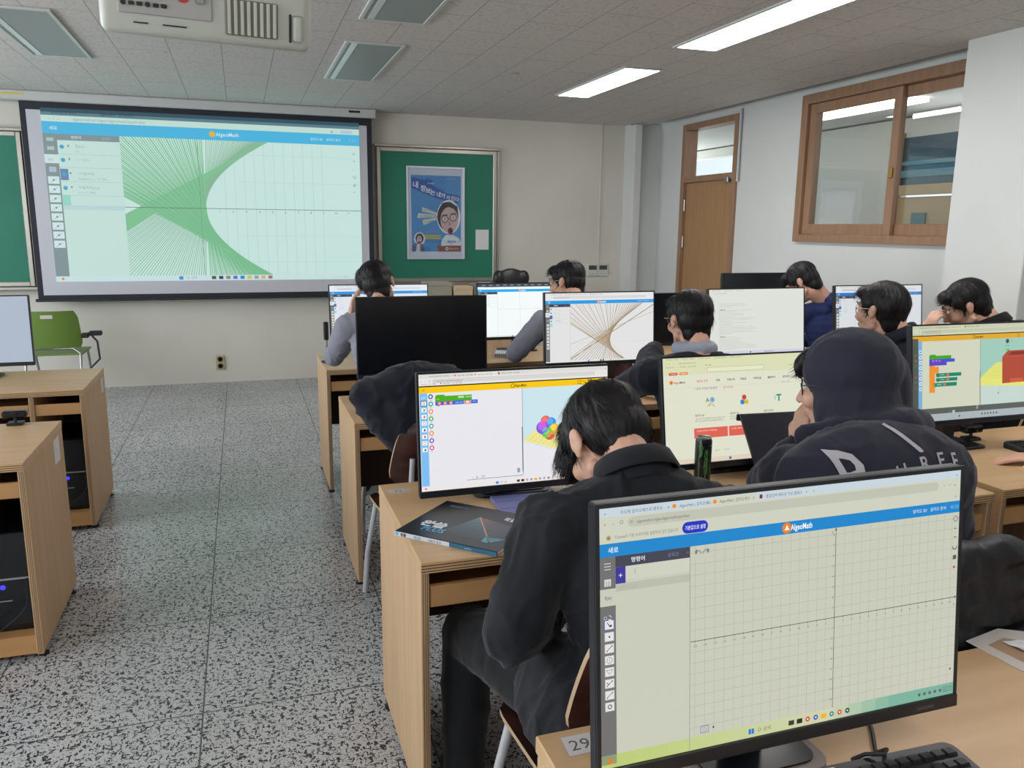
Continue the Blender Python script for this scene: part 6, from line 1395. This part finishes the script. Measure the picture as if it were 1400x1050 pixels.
# webcams
def webcam(x, y, z, label, tall=0.0, ax=0.0):
    r = empty('webcam', (x, y, z), label, 'webcam', 'small black webcams')
    B(x-0.03, x+0.03, y-0.025, y+0.025, z+0.001, z+0.012, 0.003).build('clip_base', M_black, r)
    MB().tube([(x, y, z+0.01), (x, y, z+0.035+tall)], 0.006, 8).build('stem', M_black, r, smooth=40)
    B(x-0.045, x+0.045, y-0.018, y+0.018, z+0.03+tall, z+0.06+tall, 0.006).build('camera_body', M_glossblk, r)
    MB().lathe([(0.012,0),(0.012,0.004),(0.008,0.005)], (x, y-0.018, z+0.045+tall), 16, (0,-1,0)).build('lens', M_glossblk, r, smooth=40); return r
r = empty('microphone', (0.462, 4.90, DZT), 'small black upright microphone stand at the aisle end of the front desk', 'microphone')
MB().lathe([(0.035,0.001),(0.035,0.008),(0.02,0.012)], (0.462, 4.90, DZT), 20).build('stand_base', M_black, r, smooth=40)
MB().tube([(0.462, 4.90, DZT+0.01), (0.464, 4.90, DZT+0.14)], 0.006, 8).build('stem', M_metal, r, smooth=40)
B(0.448, 0.478, 4.888, 4.912, DZT+0.135, DZT+0.245, 0.006).build('microphone_body', M_black, r)
webcam(-0.905, 3.66, DZT, 'black webcam lying on the near left desk at the left edge of the photo')
webcam(2.72, 2.36, DZT, 'black webcam on the desk behind the stand of the monitor at the right edge')
# cup-like disc
# green chair by the front wall
r = empty('lecture_chair', (-1.62, 7.75, 0), 'green plastic chair with chrome legs and black armrest hinge under the screen', 'chair')
M_gch = mat('green_plastic', (98,126,48), 0.45)
mb = MB(); V = []; nu, nv = 14, 10
for s_ in (0, 1):
    for j in range(nv+1):
        for i in range(nu+1):
            u, v = i/nu*2-1, j/nv; w_ = 0.235*(1-0.10*v-0.12*max(0, v-0.85)/0.15*abs(u)**3)*(1-0.10*max(0,(0.2-v)/0.2)**2)
            V.append(Vector((-1.56+u*w_, 7.66-0.05*v+0.07*u*u*0.6-s_*0.006, 0.50+0.32*v)))
n = (nu+1)*(nv+1); F = []
hole = lambda i, j: (5 <= i <= 7) and j == 8
for j in range(nv):
    for i in range(nu):
        if hole(i, j): continue
        a0, b0, c0, d0 = j*(nu+1)+i, j*(nu+1)+i+1, (j+1)*(nu+1)+i+1, (j+1)*(nu+1)+i
        F += [(a0, b0, c0, d0), (n+a0, n+d0, n+c0, n+b0)]
for i in range(nu): F += [(i, n+i, n+i+1, i+1), (nv*(nu+1)+i, nv*(nu+1)+i+1, n+nv*(nu+1)+i+1, n+nv*(nu+1)+i)]
for j in range(nv): F += [(j*(nu+1), (j+1)*(nu+1), n+(j+1)*(nu+1), n+j*(nu+1)), (j*(nu+1)+nu, n+j*(nu+1)+nu, n+(j+1)*(nu+1)+nu, (j+1)*(nu+1)+nu)]
mb.raw(V, F).build('backrest', M_gch, r, smooth=40)
B(-1.79, -1.33, 7.66, 8.08, 0.435, 0.45, 0.006, seg=2).build('seat', M_gch, r)
for sx in (-1.77, -1.35):
    MB().tube([(-1.56, 7.70, 0.49), (sx+(0.06 if sx < -1.5 else -0.06), 7.69, 0.492), (sx, 7.67, 0.45), (sx, 7.60, 0.20), (sx, 7.57, 0.008)], 0.011, 10).build('leg', M_metal, r, smooth=40)
    MB().tube([(sx, 8.0, 0.43), (sx, 8.10, 0.20), (sx, 8.14, 0.008)], 0.011, 10).build('leg', M_metal, r, smooth=40)
mb = MB(); mb.box(-1.33, -1.27, 7.62, 7.70, 0.585, 0.625, 0.008); mb.box(-1.27, -1.17, 7.64, 7.70, 0.60, 0.64, 0.008); mb.build('armrest_hinge', M_black, r)
MB().tube([(-1.25, 7.66, 0.60), (-1.21, 7.65, 0.55), (-1.20, 7.64, 0.40), (-1.30, 7.64, 0.30)], 0.009, 8).build('armrest_post', mat('dark_steel', (70,72,76), 0.3, 0.9), r, smooth=40)
# teacher's desk area
r = empty('lectern_desk', (1.9, 6.9, 0), 'grey and beige teacher desk below the green board, mostly behind monitors', 'desk')
B(1.35, 2.5, 6.7, 7.3, 0.70, 0.735, 0.003).build('desk_top', M_top, r); B(1.37, 1.40, 6.72, 7.28, 0, 0.70).build('side_panel', M_side, r); B(2.45, 2.48, 6.72, 7.28, 0, 0.70).build('side_panel', M_side, r); B(1.40, 2.45, 6.72, 6.74, 0.1, 0.70).build('front_panel', M_side, r)
def carton(x0, x1, y0, y1, z0, z1, col, label, nm='carton'):
    r = empty(nm, ((x0+x1)/2, (y0+y1)/2, z0), label, 'box', 'boxes on the teacher desk')
    m = mat('ct_%d_%d_%d' % col, col, 0.7); B(x0, x1, y0, y1, z0, z1-0.004, 0.003).build('box_body', m, r); B(x0-0.003, x1+0.003, y0-0.003, y1+0.003, z1-0.03, z1, 0.003).build('box_lid', m, r)
carton(1.50, 1.72, 6.78, 7.0, 0.7355, 1.08, (150,146,132), 'grey box on the teacher desk, left of the cream box')
carton(1.705+0.03, 1.90, 6.76, 6.95, 0.7355, 1.045, (196,174,142), 'cream box on the teacher desk below the green board')
carton(1.92, 2.10, 6.80, 7.0, 0.7355, 1.06, (132,128,118), 'dull grey box on the teacher desk, right of the cream box')
r = empty('office_chair', (2.52, 7.6, 0), 'black office chair back showing above the monitors by the front wall', 'chair')
b = Blob(); b.ell((2.53, 7.6, 0.92), (0.20, 0.05, 0.20)); b.ell((2.53, 7.6, 1.0), (0.185, 0.05, 0.16)); b.ell((2.40, 7.6, 1.06), (0.06,0.05,0.08)); b.ell((2.66, 7.6, 1.06), (0.06,0.05,0.08)); b.build('backrest', mat('black_leather', (28,29,33), 0.4), 0.012, 4, r)
b = Blob(); b.ell((2.53, 7.85, 0.48), (0.24, 0.23, 0.05)); b.build('seat', MATS['black_leather'], 0.012, 3, r)
MB().tube([(2.53, 7.85, 0.45), (2.53, 7.85, 0.10)], 0.03, 12).build('gas_column', M_black, r, smooth=40)
MB().tube([(2.53, 7.80, 0.43), (2.53, 7.62, 0.45), (2.53, 7.58, 0.75)], 0.018, 8).build('back_bar', M_black, r, smooth=40)
for k in range(5):
    t = R(72*k+18); lg = MB().tube([(2.53, 7.85, 0.10), (2.53+0.27*math.cos(t), 7.85+0.27*math.sin(t), 0.065)], 0.018, 8).build('leg', M_black, r, smooth=40)
    MB().lathe([(0.024,-0.02),(0.026,0),(0.024,0.02)], (2.53+0.27*math.cos(t), 7.85+0.27*math.sin(t), 0.027), 14, (math.sin(t), -math.cos(t), 0)).build('castor', M_black, lg, smooth=40)

# ------------------------------------------------------------------ ceiling projector
px0, px1, pz = -0.27, 0.185, 1.962
r = empty('projector', (-0.04, 2.25, ZC), 'white ceiling projector with connection panel and vent grille, cut by the top edge', 'projector')
tw = Matrix.Translation((0, 2.1, pz)) @ Matrix.Rotation(R(1.5), 4, 'Y') @ Matrix.Rotation(R(12), 4, 'X') @ Matrix.Translation((0, -2.1, -pz))
body = MB(); body.box(px0, px1, 2.08, 2.42, pz, pz+0.15, 0.022, mtx=tw, seg=4); body.build('body', mat('projector_white', (186,190,182), 0.4), r, smooth=30)
pn = MB(); pn.box(px0+0.04, px0+0.235, 2.075, 2.082, pz+0.045, pz+0.135, 0.002, mtx=tw); pno = pn.build('connector_panel', mat('panel_grey', (168,168,166), 0.45), r)
k = random.Random(2)
for row, z in ((0, 0.066), (1, 0.088), (2, 0.112)):
    for i in range(6):
        x = px0+0.052+i*0.0165
        mb = MB()
        if (i+row) % 3 == 0: mb.lathe([(0.0055,0),(0.0055,0.004),(0.003,0.004)], (x, 2.075, pz+z), 12, (0,-1,0))
        else: mb.box(x-0.006, x+0.006, 2.071, 2.076, pz+z-0.004, pz+z+0.004, 0.001)
        for v in mb.bm.verts: v.co = tw @ v.co
        mb.build('port', M_black, pno)
mb = MB(); mb.lathe([(0.015,0),(0.015,0.002)], (px0+0.175, 2.076, pz+0.092), 20, (0,-1,0))
for v in mb.bm.verts: v.co = tw @ v.co
mb.build('red_sticker', mat('sticker_red', (186,58,50), 0.5), pno)
mb = MB(); mb.box(px0+0.162, px0+0.188, 2.072, 2.0735, pz+0.087, pz+0.097)
for v in mb.bm.verts: v.co = tw @ v.co
mb.build('sticker_band', M_paper, pno)
mb = MB(); mb.box(px0+0.20, px0+0.222, 2.072, 2.076, pz+0.078, pz+0.10, 0.004, mtx=tw); mb.build('speaker_pad', mat('pad_grey', (150,152,146), 0.6), pno)
gr = MB(); gr.box(px0+0.262, px0+0.378, 2.074, 2.082, pz+0.022, pz+0.098, 0.003, mtx=tw); go = gr.build('vent_grille', mat('vent_dark', (120,116,104), 0.7), r)
for i in range(8):
    x = px0+0.268+i*0.0142; mb = MB(); mb.box(x, x+0.0075, 2.070, 2.078, pz+0.024, pz+0.096, 0.001, mtx=tw); mb.build('slat', MATS['projector_white'], go)
mb = MB(); mb.box(px0+0.41, px0+0.436, 2.073, 2.082, pz+0.02, pz+0.078, 0.008, mtx=tw, seg=3); mb.build('latch', MATS['projector_white'], r)
mb = MB(); mb.box(px0+0.403, px0+0.409, 2.077, 2.082, pz+0.018, pz+0.08, 0.002, mtx=tw); mb.build('latch_shadow_gap', M_black, r)
mb = MB(); mb.box(px0+0.13, px0+0.18, 2.077, 2.081, pz+0.026, pz+0.029, mtx=tw); mb.build('seam_slot', M_black, r); mb = MB(); mb.box(px0+0.07, px0+0.10, 2.077, 2.081, pz+0.026, pz+0.029, mtx=tw); mb.build('seam_slot', M_black, r)
MB().tube([(-0.04, 2.25, pz+0.19), (-0.04, 2.25, ZC-0.01)], 0.022, 14).build('drop_pole', M_white, r, smooth=40)
B(-0.12, 0.04, 2.17, 2.33, ZC-0.012, ZC-0.001, 0.003).build('ceiling_plate', M_white, r); B(-0.12, 0.04, 2.15, 2.35, pz+0.165, pz+0.195, 0.004).build('bracket', M_white, r)
mb = MB(); mb.lathe([(0.045,0),(0.045,0.03),(0.035,0.032)], (0.05, 2.42, pz+0.07), 24, (0,1,0))
for v in mb.bm.verts: v.co = tw @ v.co
mb.build('lens', M_glossblk, r, smooth=40)
# worn patches in the terrazzo
for x, y, rr, lb in ((0.03, 5.40, 0.075, 'brown worn patch in the aisle floor'), (0.06, 6.9, 0.05, 'small brown scuff on the floor nearer the front wall')):
    pass
